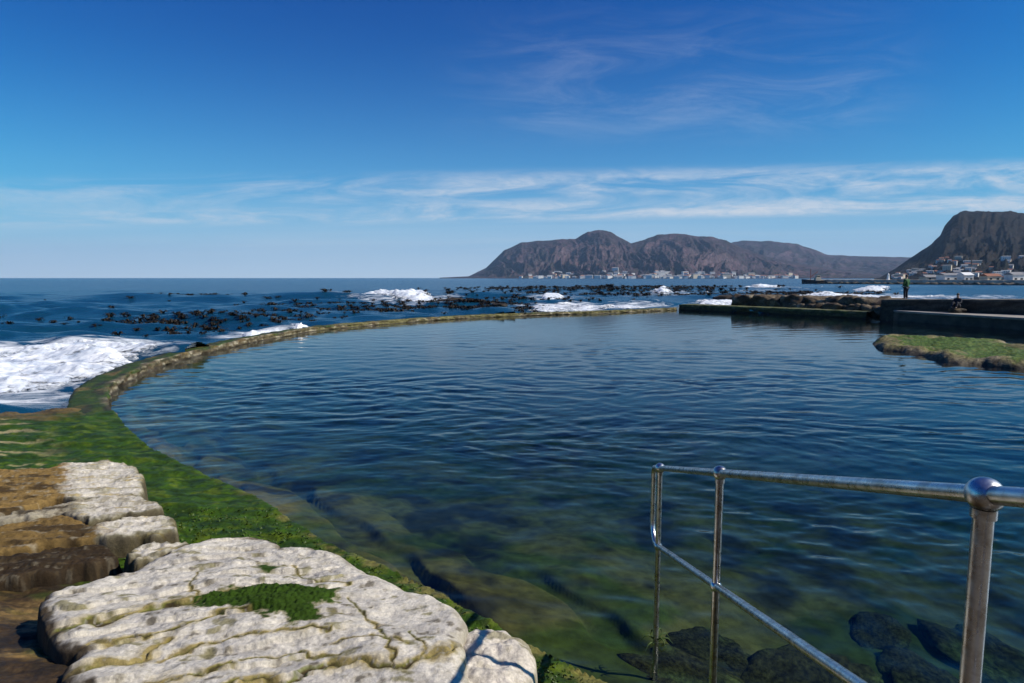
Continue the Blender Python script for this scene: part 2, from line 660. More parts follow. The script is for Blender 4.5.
FOAM_AREAS = [
    ([(-150, 345), (0, 346), (70, 341), (120, 341), (190, 345), (185, 352), (140, 364), (118, 376), (95, 388), (60, 400), (-150, 404)], 0.9, 0.85),
    ([(330, 297), (372, 294), (440, 296), (470, 303), (420, 307), (370, 303)], 2.5, 0.7),
    ([(500, 309), (530, 303), (600, 301), (660, 304), (690, 308), (600, 310.5)], 3.0, 0.85),
    ([(530, 297), (570, 296), (590, 300), (540, 301)], 3.0, 0.7),
    ([(640, 291), (690, 291), (700, 295), (650, 296)], 5.0, 0.6),
    ([(690, 302), (745, 298), (760, 304), (700, 307)], 3.0, 0.85),
    ([(735, 287), (800, 286), (800, 291), (740, 292)], 6.0, 0.6),
    ([(770, 295), (900, 294), (1024, 296), (1024, 299), (775, 299)], 4.0, 0.75),
    ([(225, 337), (262, 331), (330, 327), (330, 330), (262, 336), (225, 340)], 0.8, 0.8),
]


def px_poly(pts, z):
    return [at_z(x, y, z)[:2] for x, y in pts]


def build_sea():
    ys = persp_rows(6.0, 9000.0, 0.42)
    extra = np.array([9500.0])
    ys = np.concatenate([ys[(ys >= 6)], extra])
    xs = np.concatenate([np.linspace(-3.0, -1.15, 24)[:-1], np.linspace(-1.15, 1.15, 640), np.linspace(1.15, 3.0, 24)[1:]])
    Yg, A = np.meshgrid(ys, xs, indexing='ij')
    X = A * Yg
    Yg = Yg + 0.0
    dy = np.gradient(ys)[:, None] * np.ones_like(A)
    Z = sea_height(X, Yg, np.maximum(dy, 0.004 * Yg))
    Xc = 0.25 * (X[:-1, :-1] + X[1:, :-1] + X[:-1, 1:] + X[1:, 1:])
    Yc = 0.25 * (Yg[:-1, :-1] + Yg[1:, :-1] + Yg[:-1, 1:] + Yg[1:, 1:])
    near = Yc < 70
    ins = np.zeros(Xc.shape, bool)
    ins[near] = sdf(Xc[near], Yc[near], POOL) > -0.12
    # under the rock shelf and the built edge on the right
    ins |= (Yc < 12.2) & (Xc > -9.5)
    ins |= (Xc > 24.0) & (Yc < 45.5)
    F = grid_faces(*X.shape, keep=~ins)
    fo = np.zeros(X.shape)
    for pts, wd, amt in FOAM_AREAS:
        Pz = np.array(px_poly(pts, 0.0))
        sel = (X > Pz[:, 0].min() - wd * 3) & (X < Pz[:, 0].max() + wd * 3) & (Yg > Pz[:, 1].min() - wd * 3) & (Yg < Pz[:, 1].max() + wd * 3)
        if sel.any():
            fo[sel] = np.maximum(fo[sel], amt * sstep(-2 * wd, wd, sdf(X[sel], Yg[sel], Pz)))
    V = np.stack([X, Yg, Z], -1).reshape(-1, 3)
    V, F, fo = compact(V, F, fo.reshape(-1))
    tag(mesh_np('sea', V, F, M['sea'], attrs={'foam': fo}), kind='structure')

    # the sea beside and behind the shelf
    xs = np.concatenate([-np.geomspace(700, 13.0, 160)])
    ys = np.arange(-30, 6.3, 0.25)
    Yg, X = np.meshgrid(ys, xs, indexing='ij')
    Z = sea_height(X, Yg, np.full(X.shape, 0.25) + 0.02 * np.abs(X)) - 0.01
    tag(mesh_np('sea', np.stack([X, Yg, Z], -1).reshape(-1, 3), grid_faces(*X.shape), M['sea']), kind='structure')


build_sea()


# ------------------------------------------------------------------ setting: pool bed and pool water
def bed_height(X, Y):
    d = sdf(X, Y, POOL)
    z = -0.26 - 0.34 * sstep(0.0, 1.8, d) - 0.35 * sstep(1.5, 6, d) - 0.25 * sstep(6, 16, d)
    z += 0.10 * fbm(X * 0.5, Y * 0.5, 21, 4)
    # broken slabs lying along the edge
    slab = sstep(0.02, 0.07, 0.22 - np.abs(((X * 0.78 + Y * 0.62) * 0.9 + 0.25 * gnoise(X, Y, 4)) % 1.0 - 0.5) * 0.5)
    z += 0.13 * slab * (1 - sstep(1.5, 2.8, d)) * sstep(0.1, 0.4, d)
    return z, d, slab


def build_bed():
    ys = persp_rows(1.0, 60, 1.1, 3.6)
    xs = np.linspace(-1.3, 1.9, 520)
    Yg, A = np.meshgrid(ys, xs, indexing='ij')
    X = A * Yg
    Z, d, slab = bed_height(X, Yg)
    n1 = fbm(X * 0.6, Yg * 0.6, 31, 5)
    n2 = fbm(X * 1.1, Yg * 1.1, 41, 4)
    sand = np.array([0.118, 0.098, 0.024])
    green = np.array([0.050, 0.064, 0.011])
    dark = np.array([0.022, 0.022, 0.014])
    t = sstep(-0.15, 0.5, n1)[..., None]
    c = sand * (1 - t) + green * t
    w = (0.85 * sstep(0.0, 0.7, n2 + 0.6 * fbm(X * 0.4, Yg * 0.4, 55, 4)))[..., None]
    c = c * (1 - w) + dark * w
    Fk = grid_faces(*X.shape)
    V = np.stack([X, Yg, Z], -1).reshape(-1, 3)
    dd = d.reshape(-1)
    keep = (dd[Fk] > -1.2).all(1)
    V, Fk, c = compact(V, Fk[keep], c.reshape(-1, 3))
    tag(mesh_np('pool_bed', V, Fk, M['bed'], c), kind='structure')


build_bed()


def build_pool_water():
    ys = persp_rows(1.0, 58, 0.55, EYE)
    xs = np.linspace(-1.05, 1.6, 800)
    Yg, A = np.meshgrid(ys, xs, indexing='ij')
    X = A * Yg
    dy = np.gradient(ys)[:, None] * np.ones_like(A)
    big = 0.45 + 0.6 * sstep(-0.4, 0.5, gnoise(X * 0.12, Yg * 0.2, 91)) + 0.12 * gnoise(X * 0.5, Yg * 0.7, 92)
    Z = eval_waves(POOL_W, X, Yg, np.maximum(dy * 0.8, 0.0035 * Yg)) * big
    Xc = 0.25 * (X[:-1, :-1] + X[1:, :-1] + X[:-1, 1:] + X[1:, 1:])
    Yc = 0.25 * (Yg[:-1, :-1] + Yg[1:, :-1] + Yg[:-1, 1:] + Yg[1:, 1:])
    ins = sdf(Xc, Yc, POOL) > -0.14
    F = grid_faces(*X.shape, keep=ins)
    V = np.stack([X, Yg, Z], -1).reshape(-1, 3)
    V, F = compact(V, F)
    # side skirt down below the bed closes the body of water
    e = np.concatenate([F[:, [0, 1]], F[:, [1, 2]], F[:, [2, 3]], F[:, [3, 0]]])
    key = np.sort(e, 1)
    _, inv, cnt = np.unique(key[:, 0].astype(np.int64) * 10000000 + key[:, 1], return_inverse=True, return_counts=True)
    b = e[cnt[inv] == 1]
    bv = np.unique(b)
    low = V[bv].copy()
    low[:, 2] = -4.0
    mp = {v_: i + len(V) for i, v_ in enumerate(bv)}
    sk = np.array([[p[1], p[0], mp[p[0]], mp[p[1]]] for p in b.tolist()])
    V2 = np.concatenate([V, low])
    F2 = np.concatenate([F, sk])
    o = mesh_np('pool_water', V2, F2, M['pool'])
    tag(o, kind='structure')


build_pool_water()

# ------------------------------------------------------------------ setting: rock shelf on the near left
WHITE = np.array([0.58, 0.535, 0.46])
CREAM = np.array([0.42, 0.37, 0.27])
OCHRE = np.array([0.19, 0.12, 0.04])
BROWN = np.array([0.045, 0.028, 0.013])
DARK = np.array([0.018, 0.014, 0.010])
GREEN = np.array([0.030, 0.068, 0.002])
LIME = np.array([0.100, 0.130, 0.005])
OLIVE = np.array([0.16, 0.14, 0.04])


def mixa(c, col, t):
    t = np.clip(t, 0, 1)[..., None]
    return c * (1 - t) + col * t


NEAR_LINE = [tuple(p) for p in NEAR]


def shelf_fn(X, Y):
    ins = sdf(X, Y, POOL)
    d = dist_seg(X, Y, NEAR_LINE)
    d = np.where(ins > 0, -d, d)
    n = fbm(X * 0.8, Y * 1.6, 61, 5)
    z = 0.27 + 0.05 * sstep(0.1, 0.9, d) + 0.16 * sstep(1.5, 3.2, d) * sstep(12.5, 8.0, Y) + 0.035 * n + 0.02 * fbm(X * 4, Y * 6, 66, 4)
    z += 0.22 * sstep(4.8, 3.2, Y) * sstep(0.6, 1.4, d)
    z += 0.85 * sstep(2.1, 1.0, Y)
    # seaward edge
    out = Y - (13.0 + 0.22 * (X + 8.0) + 0.7 * fbm(X * 0.9, X * 0, 9, 4))
    z -= 0.9 * sstep(-0.4, 1.2, out)
    z -= 1.4 * sstep(-12.5, -14.5, X + 0.5 * n)
    z = np.where(d < 0.0, 0.27 - 3.0 * sstep(0.0, 0.10, -d), z)
    return z, d, n


def build_shelf():
    ys = persp_rows(0.9, 16.5, 0.75, 2.5)
    xs = np.concatenate([-np.geomspace(15.0, 1.45, 50)[:-1], np.linspace(-1.45, 0.95, 760)])
    Yg, A = np.meshgrid(ys, xs, indexing='ij')
    X = A * Yg
    Z, d, n = shelf_fn(X, Yg)
    s1 = fbm(X * 0.7, Yg * 2.2, 71, 6)
    s2 = fbm(X * 3.0, Yg * 5.0, 75, 5)
    s3 = fbm(X * 1.2, Yg * 4.0, 79, 5)
    c = np.ones(X.shape + (3,)) * BROWN
    c = mixa(c, OCHRE, sstep(0.05, 0.5, s1) * 0.8)
    c = mixa(c, DARK, sstep(0.1, 0.5, s2) * 0.7)
    alg = sstep(2.5, 1.7, d + 0.5 * s3) * sstep(2.4, 3.4, Yg)
    alg = np.maximum(alg, sstep(7.3, 7.9, Yg + 0.5 * s1) * sstep(-0.75, -0.35, 0.3 - s1 * 0.2 + 0.0 * Yg))
    c = mixa(c, GREEN, alg)
    c = mixa(c, LIME, alg * sstep(0.1, 0.6, s2 + 0.3 * s1) * 0.5)
    c = mixa(c, GREEN * 0.45, alg * sstep(0.0, 0.6, -s2 + 0.5 * s3) * 0.75)
    s5 = fbm(X * 9, Yg * 12, 85, 4)
    c = mixa(c, GREEN * 0.4, alg * sstep(0.1, 0.6, s5) * 0.6)
    bare = sstep(0.12, 0.42, s3 + 0.15 * s2) * sstep(0.9, 1.8, d) * sstep(6.6, 7.4, Yg)
    c = mixa(c, np.array([0.30, 0.25, 0.12]), bare * 0.9)
    far_bare = sstep(11.3, 12.1, Yg - 0.12 * (X + 8) + 0.5 * s1)
    c = mixa(c, OCHRE * 0.7, far_bare * 0.9 * sstep(-8.3, -9.2, X + 0.3 * s2))
    c = mixa(c, DARK, far_bare * sstep(0.0, 0.4, s2) * sstep(-8.3, -9.2, X) * 0.6)
    curb = sstep(0.15, 0.05, d + 0.07 * s2) * sstep(9.0, 6.0, Yg) * sstep(-0.25, 0.25, s3 + 0.3 * s2)
    c = mixa(c, OLIVE * 1.1, curb * 0.8)
    keep_v = (d > -0.25) & (X > -15.5)
    Fk = grid_faces(*X.shape)
    V = np.stack([X, Yg, Z], -1).reshape(-1, 3)
    keep = keep_v.reshape(-1)[Fk].all(1)
    V, Fk, c = compact(V, Fk[keep], c.reshape(-1, 3))
    tag(mesh_np('rock_shelf', V, Fk, M['shelf'], c), kind='structure')


build_shelf()


# ------------------------------------------------------------------ rocks
def rock_from_outline(name, outline, z0, height, step=0.010, edge=0.16, tilt=(0, 0), seed=1, rough=0.035, colour=None, mat='rock',
                      cracks=(), bedding=None, depth=0.5, warp=0.06, power=0.5, grow=0.035):
    """a solid rock: rounded heightfield inside a plan outline, with a side skirt; origin at its base centre"""
    P = np.array([p[:2] for p in outline], float)
    lo, hi = P.min(0) - 0.1, P.max(0) + 0.1
    c0 = (lo + hi) / 2
    xs, ys = np.arange(lo[0], hi[0], step), np.arange(lo[1], hi[1], step)
    Y, X = np.meshgrid(ys, xs, indexing='ij')
    sc = 1.0 / max(0.25, min(hi - lo) * 0.35)
    Xw = X + warp * gnoise(X * 3 * sc, Y * 3 * sc, seed + 3)
    Yw = Y + warp * gnoise(X * 3 * sc + 7, Y * 3 * sc, seed + 4)
    d = sdf(Xw, Yw, P)
    d = d + grow
    t = np.clip((d - 0.02) / edge, 0, 1)
    prof = (1 - (1 - t) ** 2) ** power
    Z = z0 + height * prof + tilt[0] * (X - c0[0]) + tilt[1] * (Y - c0[1])
    Z = Z - 0.35 * (1 - sstep(-0.01, 0.05, d))
    Z = Z + rough * (1.0 * fbm(X * sc * 1.6, Y * sc * 2.2, seed + 10, 4) + 0.20 * fbm(X * 7, Y * 9, seed + 20, 5)) * (0.25 + 0.75 * prof)
    crack_d = np.full(X.shape, 9.0)
    for line, w, dep in cracks:
        Xc, Yc = X + 0.035 * gnoise(X * 9, Y * 9, seed + 31) + 0.012 * gnoise(X * 30, Y * 30, seed + 33), Y + 0.035 * gnoise(X * 9 + 5, Y * 9, seed + 32)
        q = dist_seg(Xc, Yc, line) / w
        Z = Z - dep * np.exp(-q ** 2)
        crack_d = np.minimum(crack_d, q)
    if bedding:
        Z = bedding(X, Y, Z)
    col = colour(X, Y, d, crack_d, Z)
    Fk = grid_faces(*X.shape)
    ins = (d > 0).reshape(-1)
    keep = ins[Fk].all(1)
    V = np.stack([X - c0[0], Y - c0[1], Z - z0], -1).reshape(-1, 3)
    V, Fk, col = compact(V, Fk[keep], col.reshape(-1, 3))
    e = np.concatenate([Fk[:, [0, 1]], Fk[:, [1, 2]], Fk[:, [2, 3]], Fk[:, [3, 0]]])
    key = np.sort(e, 1)
    _, inv, cnt = np.unique(key[:, 0].astype(np.int64) * 10000000 + key[:, 1], return_inverse=True, return_counts=True)
    b = e[cnt[inv] == 1]
    bv = np.unique(b)
    low = V[bv].copy()
    low[:, 2] = -depth
    mp = {v_: i + len(V) for i, v_ in enumerate(bv)}
    sk = np.array([[p[1], p[0], mp[p[0]], mp[p[1]]] for p in b.tolist()])
    V2 = np.concatenate([V, low])
    col2 = np.concatenate([col, col[bv] * 0.9])
    o = mesh_np(name, V2, np.concatenate([Fk, sk]), M[mat], col2)
    o.location = (c0[0], c0[1], z0)
    return o


def px_poly(pts, z):
    return [at_z(x, y, z)[:2] for x, y in pts]


# the big pale boulder in front
ZB = 0.62
big_px = [(40, 612), (60, 600), (95, 592), (128, 584), (150, 570), (175, 559), (200, 552), (239, 545), (270, 546), (283, 556), (329, 561), (352, 574), (395, 596),
          (435, 608), (455, 620), (470, 637), (462, 655), (470, 683), (480, 730), (430, 780), (300, 790), (150, 760), (90, 720), (60, 690), (72, 672), (48, 650), (38, 630)]
cr_px = [([(44, 626), (70, 621), (89, 613), (111, 614), (146, 603), (191, 598), (235, 590)], 0.024, 0.035),
         ([(49, 648), (90, 638), (133, 634), (177, 625), (222, 612), (262, 610), (300, 614)], 0.010, 0.022),
         ([(62, 668), (100, 659), (133, 656), (151, 643), (169, 634)], 0.016, 0.03),
         ([(160, 652), (200, 640), (232, 634), (260, 632), (330, 628)], 0.008, 0.014),
         ([(227, 680), (262, 672), (290, 673), (317, 661), (356, 657), (395, 665), (434, 653), (472, 634)], 0.015, 0.035),
         ([(348, 598), (372, 617), (380, 632), (387, 641), (395, 664)], 0.007, 0.012),
         ([(411, 629), (425, 645), (419, 660)], 0.006, 0.010),
         ([(200, 566), (190, 580), (197, 592)], 0.006, 0.008),
         ([(100, 690), (150, 676), (200, 668), (227, 660)], 0.012, 0.025),
         ([(330, 640), (372, 636), (410, 642)], 0.005, 0.008),
         ([(240, 655), (300, 648), (340, 650)], 0.007, 0.012),
         ([(290, 560), (310, 575), (350, 583)], 0.006, 0.008)]
ZT = ZB + 0.16
cracks_big = [([tuple(at_z(x, y, ZT)[:2]) for x, y in l], w, dep * 0.65) for l, w, dep in cr_px]
moss_px = [(186, 600), (205, 590), (235, 587), (262, 582), (300, 584), (338, 590), (333, 602), (312, 606), (318, 620), (295, 624), (272, 615), (245, 608), (215, 607)]
MOSS = px_poly(moss_px, ZT)
MOSS2 = px_poly([(255, 563), (266, 558), (280, 563), (268, 568)], ZT)


def big_colour(X, Y, d, q, Z):
    n1, n2 = fbm(X * 2.2, Y * 3.0, 101, 5), fbm(X * 9, Y * 12, 105, 5)
    c = np.ones(X.shape + (3,)) * WHITE
    c = mixa(c, WHITE * np.array([0.72, 0.72, 0.75]), sstep(0.0, 0.6, n1) * 0.7)
    c = mixa(c, CREAM, sstep(0.15, 0.6, n2) * 0.55)
    c = mixa(c, DARK * 3, sstep(0.5, 0.85, n2 + 0.35 * n1) * 0.7)
    q2 = q + 0.5 * n2
    c = mixa(c, np.array([0.42, 0.32, 0.11]), sstep(4.5, 2.2, q2 + 2.2 * n1) * 0.4)
    c = mixa(c, np.array([0.22, 0.165, 0.04]), sstep(2.4, 1.2, q2 + 1.6 * n1) * 0.85)
    c = mixa(c, LIME * 0.8, sstep(2.0, 1.0, q2 - 1.4 * n1 + 0.6) * 0.7)
    c = mixa(c, BROWN, sstep(0.9, 0.4, q + 0.3 * n2) * sstep(-0.3, 0.2, n1 + 0.2) * 0.9)
    n3 = fbm(X * 26, Y * 30, 107, 4)
    c = mixa(c, WHITE * 0.55, sstep(0.25, 0.7, n3) * 0.6)
    c = mixa(c, OLIVE, sstep(0.45, 0.75, fbm(X * 4, Y * 7, 109, 5)) * 0.75)
    m = sdf(X, Y, MOSS) + 0.07 * n2 + 0.02 * fbm(X * 30, Y * 34, 151, 4)
    m2 = sdf(X, Y, MOSS2) + 0.03 * n2
    c = mixa(c, OLIVE, sstep(-0.05, -0.005, np.maximum(m, m2)) * 0.7)
    c = mixa(c, GREEN * 0.8, sstep(-0.012, 0.012, np.maximum(m, m2)))
    c = mixa(c, CREAM * 0.7, sstep(0.12, 0.04, d + 0.04 * n2) * 0.7)
    return mixa(c, BROWN, sstep(0.13, 0.06, d + 0.05 * n2) * sstep(-1.2, -1.7, X) * 0.9)


def big_bed(X, Y, Z):
    # weathered bedding: shallow ledges running across the rock, sharp on the camera side
    t = (Y * 0.95 + X * -0.22 + 0.07 * fbm(X * 1.5, Y * 1.5, 120, 5)) / 0.19
    f = t - np.floor(t)
    ledge = sstep(0.0, 0.07, f) * (1 - 0.8 * f)
    wgt = sstep(-0.35, -1.3, X + 0.4 * (Y - 3.4)) * (0.4 + 0.6 * sstep(-0.3, 0.3, fbm(X * 1.2, Y * 3, 133, 3)))
    t2 = (Y * 0.9 + X * 0.35 + 0.06 * fbm(X * 2.5, Y * 2.5, 125, 5)) / 0.11
    f2 = t2 - np.floor(t2)
    Z = Z + 0.040 * (ledge - 0.5) * wgt + 0.008 * (sstep(0, 0.1, f2) - f2) * sstep(-0.1, 0.4, fbm(X * 2, Y * 2, 128, 3))
    hump = np.exp(-(((X + 1.55) / 0.55) ** 2 + ((Y - 4.0) / 0.28) ** 2)) * 0.07 + np.exp(-(((X + 0.65) / 0.4) ** 2 + ((Y - 3.55) / 0.3) ** 2)) * 0.05
    mm = sdf(X, Y, MOSS) + 0.05 * fbm(X * 9, Y * 12, 105, 5)
    Z = Z + sstep(-0.01, 0.06, mm) * (0.012 + 0.016 * fbm(X * 30, Y * 34, 150, 4))
    pits = np.maximum(0, gnoise(X * 34, Y * 38, 141) - 0.45) * 0.010
    return Z + hump - pits + 0.0022 * fbm(X * 24, Y * 30, 140, 4)


b1 = rock_from_outline('boulder', px_poly(big_px, ZB), ZB, 0.12, 0.0075, 0.15, (0.0, 0.0), 201, 0.030, big_colour, cracks=cracks_big, bedding=big_bed, depth=0.5, warp=0.04)
tag(b1, 'broad pale grey boulder with olive cracks and a dark green moss patch', 'boulder')

small_px = [(452, 655), (470, 640), (492, 640), (512, 645), (528, 656), (535, 670), (532, 690), (520, 730), (480, 750), (440, 720), (440, 680)]


def small_colour(X, Y, d, q, Z):
    n1, n2 = fbm(X * 3, Y * 4.0, 111, 5), fbm(X * 11, Y * 12, 115, 5)
    c = np.ones(X.shape + (3,)) * WHITE * np.array([1.0, 0.98, 0.97])
    c = mixa(c, CREAM, sstep(0.1, 0.6, n2) * 0.5)
    c = mixa(c, OLIVE, sstep(0.35, 0.6, n1) * 0.6)
    return mixa(c, OLIVE * 0.6, sstep(0.08, 0.0, d) * 0.7)


b2 = rock_from_outline('boulder', px_poly(small_px, 0.5), 0.5, 0.16, 0.008, 0.22, (0, 0), 301, 0.03, small_colour, depth=0.4, warp=0.03)
tag(b2, 'small rounded white boulder beside the pool edge, against the broad pale boulder', 'boulder')


def bed_colour(split_x, white=WHITE, brown=OCHRE, seed=0, rough_dark=0.0):
    def f(X, Y, d, q, Z):
        n1, n2 = fbm(X * 2.5, Y * 5, 400 + seed, 5), fbm(X * 10, Y * 14, 410 + seed, 5)
        px = 512 + X / Y * FPX
        t = sstep(split_x + 8, split_x - 8, px + 14 * n1 + 5 * n2)
        c = np.ones(X.shape + (3,)) * white
        c = mixa(c, CREAM, sstep(0.0, 0.5, n2) * 0.7)
        c = mixa(c, OLIVE, sstep(0.25, 0.6, n1) * 0.45)
        br = np.ones(X.shape + (3,)) * brown
        br = mixa(br, BROWN * 0.8, sstep(-0.1, 0.5, n1 + 0.3 * n2) * 0.85)
        seam = 0.5 + 0.5 * np.sin((Y * 0.98 - X * 0.10 + 0.05 * fbm(X * 1.8, Y * 2.5, 430 + seed, 5)) * 42)
        c = mixa(c, np.array([0.36, 0.26, 0.08]), sstep(0.86, 0.98, seam) * sstep(-0.2, 0.3, n1) * 0.6)
        br = mixa(br, CREAM * 0.8, sstep(0.86, 0.98, seam) * sstep(-0.1, 0.4, n2) * 0.5)
        br = mixa(br, OCHRE, sstep(0.35, 0.55, n2) * rough_dark)
        c = mixa(c, br, t)
        c = mixa(c, DARK * 1.5, sstep(0.10, 0.45, n2) * rough_dark)
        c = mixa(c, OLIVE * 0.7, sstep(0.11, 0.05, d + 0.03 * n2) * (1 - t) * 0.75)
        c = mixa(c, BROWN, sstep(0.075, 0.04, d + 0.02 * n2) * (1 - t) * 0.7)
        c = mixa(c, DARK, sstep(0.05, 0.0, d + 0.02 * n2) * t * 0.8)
        return c
    return f


def layered(i):
    def f(X, Y, Z):
        t = (Y * 0.98 - X * 0.10 + 0.05 * fbm(X * 1.8, Y * 2.5, 610 + i, 5)) / 0.16
        q = t - np.floor(t)
        t2 = (Y * 0.98 - X * 0.16 + 0.04 * fbm(X * 3, Y * 4, 640 + i, 4)) / 0.05
        q2 = t2 - np.floor(t2)
        return Z + 0.030 * (sstep(0, 0.1, q) * (1 - 0.7 * q) - 0.4) + 0.008 * (sstep(0, 0.2, q2) - q2) + 0.006 * fbm(X * 20, Y * 26, 620 + i, 4)
    return f


beds = [
    ([(-60, 484), (0, 472), (50, 471), (66, 468), (111, 464), (138, 470), (148, 488), (144, 500), (89, 504), (56, 502), (0, 518), (-60, 530)], 0.49, 0.09, 52, (WHITE, OCHRE * 1.15), 0.0,
     'pale sandstone slab with a rust brown end, highest of the bedded slabs'),
    ([(-60, 533), (0, 520), (70, 506), (90, 504), (135, 498), (160, 507), (167, 515), (120, 522), (84, 526), (60, 520), (0, 526), (-60, 538)], 0.47, 0.10, 66, (WHITE * 0.9, CREAM * 0.8), 0.25,
     'thin cream sandstone ledge with green seams between two rust brown ended slabs'),
    ([(-60, 546), (0, 528), (75, 515), (95, 528), (146, 516), (174, 521), (182, 530), (178, 538), (102, 543), (84, 542), (0, 556), (-60, 566)], 0.44, 0.09, 86, (WHITE, OCHRE * 0.9), 0.0,
     'sandstone slab with blocky brown end just above the dark pitted ledge'),
    ([(-60, 575), (0, 558), (84, 546), (106, 545), (124, 557), (100, 564), (0, 582), (-60, 592)], 0.45, 0.06, 400, (WHITE, BROWN * 0.7), 0.8,
     'dark pitted ledge of rock crusted with ochre along its rim'),
    ([(121, 563), (133, 552), (160, 547), (191, 545), (195, 549), (177, 559), (135, 568)], 0.46, 0.10, -99, (WHITE, OCHRE), 0.0,
     'small white lobe of rock at the end of the dark pitted ledge'),
]
for i, (pts, z0, h, sx, (w_, b_), rd, lab) in enumerate(beds):
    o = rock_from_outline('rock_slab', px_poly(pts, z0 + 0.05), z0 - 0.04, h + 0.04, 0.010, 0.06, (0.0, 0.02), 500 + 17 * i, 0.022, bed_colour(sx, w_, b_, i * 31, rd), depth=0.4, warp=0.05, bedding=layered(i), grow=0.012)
    tag(o, lab, 'rock slab', 'bedded sandstone slabs beside the mossy pool edge')


# ------------------------------------------------------------------ walls of the pool
def sweep_wall(name, line, z_top, inner, width, below, colour, seed, step=0.12, side=1):
    """line = edge over the water; the wall lies on its outer side. Cross-section sampled finely, weathered with noise"""
    L = [np.array(p, float) for p in line]
    acc = [0.0]
    for a, b in zip(L[:-1], L[1:]):
        acc.append(acc[-1] + np.hypot(*(b - a)))
    n = max(8, int(acc[-1] / step))
    S = np.linspace(0, acc[-1], n)
    PX, PY = np.interp(S, acc, [p[0] for p in L]), np.interp(S, acc, [p[1] for p in L])
    TX, TY = np.gradient(PX), np.gradient(PY)
    ln = np.hypot(TX, TY)
    NX, NY = side * TY / ln, -side * TX / ln         # outwards
    prof = [(-0.02, -below)]
    prof += [(0.0, z) for z in np.linspace(-0.15, -0.06, 3)]
    prof += [(0.02 * (1 - k), 0.0) for k in (1,)]
    m = 9
    secs = []
    for s, x, y, nx, ny in zip(S, PX, PY, NX, NY):
        zt = z_top(x, y)
        wd = width(x, y)
        row = [(0.0, -below)]
        for k in range(7):
            row.append((0.0, -0.15 + (zt + 0.15) * k / 7 * 0.98))
        for k in range(m):
            row.append((wd * k / (m - 1), zt))
        for k in range(1, 4):
            row.append((wd + 0.12 * k / 3, zt - (zt + below) * k / 3))
        secs.append([(x + nx * o_, y + ny * o_, z_, o_, wd, nx, ny) for o_, z_ in row])
    G = np.array(secs)
    X, Y, Z, O, WD = G[..., 0], G[..., 1], G[..., 2], G[..., 3], G[..., 4]
    sg = np.broadcast_to(S[:, None], X.shape)
    amp = 0.07
    dn = amp * fbm(sg * 1.6 + O * 2, Z * 5 + O * 1.3, seed, 5)
    dz = 0.028 * fbm(X * 1.4, Y * 1.4, seed + 7, 5)
    k = np.arange(X.shape[1])
    topm = ((k >= 7) & (k < 8 + m)).astype(float)[None, :]
    facem = ((k >= 1) & (k < 8)).astype(float)[None, :]
    X = X + G[..., 5] * dn * (0.3 + facem)
    Y = Y + G[..., 6] * dn * (0.3 + facem)
    Z = Z + dz * (topm + 0.4 * facem)
    c = colour(X, Y, Z, O, WD, sg, topm + 0 * X)
    V = np.stack([X, Y, Z], -1).reshape(-1, 3)
    F = grid_faces(*X.shape)
    if side < 0:
        F = F[:, ::-1]
    c0 = V.mean(0)
    c0[2] = 0
    o = mesh_np(name, V - c0, F, M['wall'], c.reshape(-1, 3))
    o.location = c0
    return o


def wall_colour(X, Y, Z, O, WD, S, top):
    n1, n2 = fbm(S * 0.5, O * 2 + Z * 3, 700, 5), fbm(S * 2.5, O * 5 + Z * 9, 705, 5)
    c = np.ones(X.shape + (3,)) * np.array([0.135, 0.11, 0.062])
    c = mixa(c, BROWN * 1.4, sstep(-0.1, 0.5, n2) * 0.8)
    c = mixa(c, CREAM, sstep(0.2, 0.6, -n2 + 0.3 * n1) * 0.7)
    g = top * sstep(0.15, -0.25, n1 * 0.6 - 0.75 * sstep(0.05, 0.4, O / np.maximum(WD, 0.1)) + 0.25 * sstep(24, 34, Y))
    c = mixa(c, np.array([0.022, 0.048, 0.004]), g)
    c = mixa(c, LIME * 0.6, g * sstep(0.1, 0.5, n2) * 0.6)
    c = mixa(c, DARK * 1.5, top * sstep(0.0, 0.5, fbm(S * 1.1, O * 3, 711, 5)) * 0.75)
    c = mixa(c, OCHRE, top * sstep(0.3, 0.6, fbm(S * 0.8 + 9, O * 2, 713, 5)) * 0.5)
    far = sstep(30, 36, Y)
    c = mixa(c, np.array([0.135, 0.12, 0.035]), far * sstep(-0.3, 0.3, n1) * 0.8)
    wet = sstep(0.07, 0.02, Z)
    return mixa(c, DARK * 1.2, wet * 0.75)


w1 = sweep_wall('pool_wall', FAR[0:], lambda x, y: 0.25 - 0.02 * float(sstep(25, 45, np.array(y))), 0, lambda x, y: 0.72 - 0.1 * float(sstep(14, 26, np.array(y))) , 0.7, wall_colour, 801, 0.10, -1)
tag(w1, 'low curved sea wall with dark green algae between the pool and the sea', 'sea wall')


def low_colour(X, Y, Z, O, WD, S, top):
    n1, n2 = fbm(S * 0.7, O * 2 + Z * 3, 720, 5), fbm(S * 2.5, O * 5 + Z * 9, 725, 5)
    c = np.ones(X.shape + (3,)) * np.array([0.07, 0.065, 0.025])
    c = mixa(c, DARK * 1.4, sstep(-0.1, 0.5, n2 - top * 0.4) * 0.8)
    c = mixa(c, np.array([0.10, 0.115, 0.03]), top * sstep(-0.3, 0.3, n1 + 0.3) * 0.8)
    c = mixa(c, CREAM * 0.7, top * sstep(0.2, 0.6, n2) * 0.5)
    return mixa(c, DARK, sstep(0.12, 0.03, Z) * 0.8)


w2 = sweep_wall('pool_wall', [LOW_A, (LOW_A + LOW_B) / 2 + np.array([0.3, 0.2]), LOW_B], lambda x, y: 0.52, 0, lambda x, y: 2.4, 0.7, low_colour, 841, 0.12, -1)
tag(w2, 'straight low wall with mossy flat top in front of the brown boulders', 'sea wall')


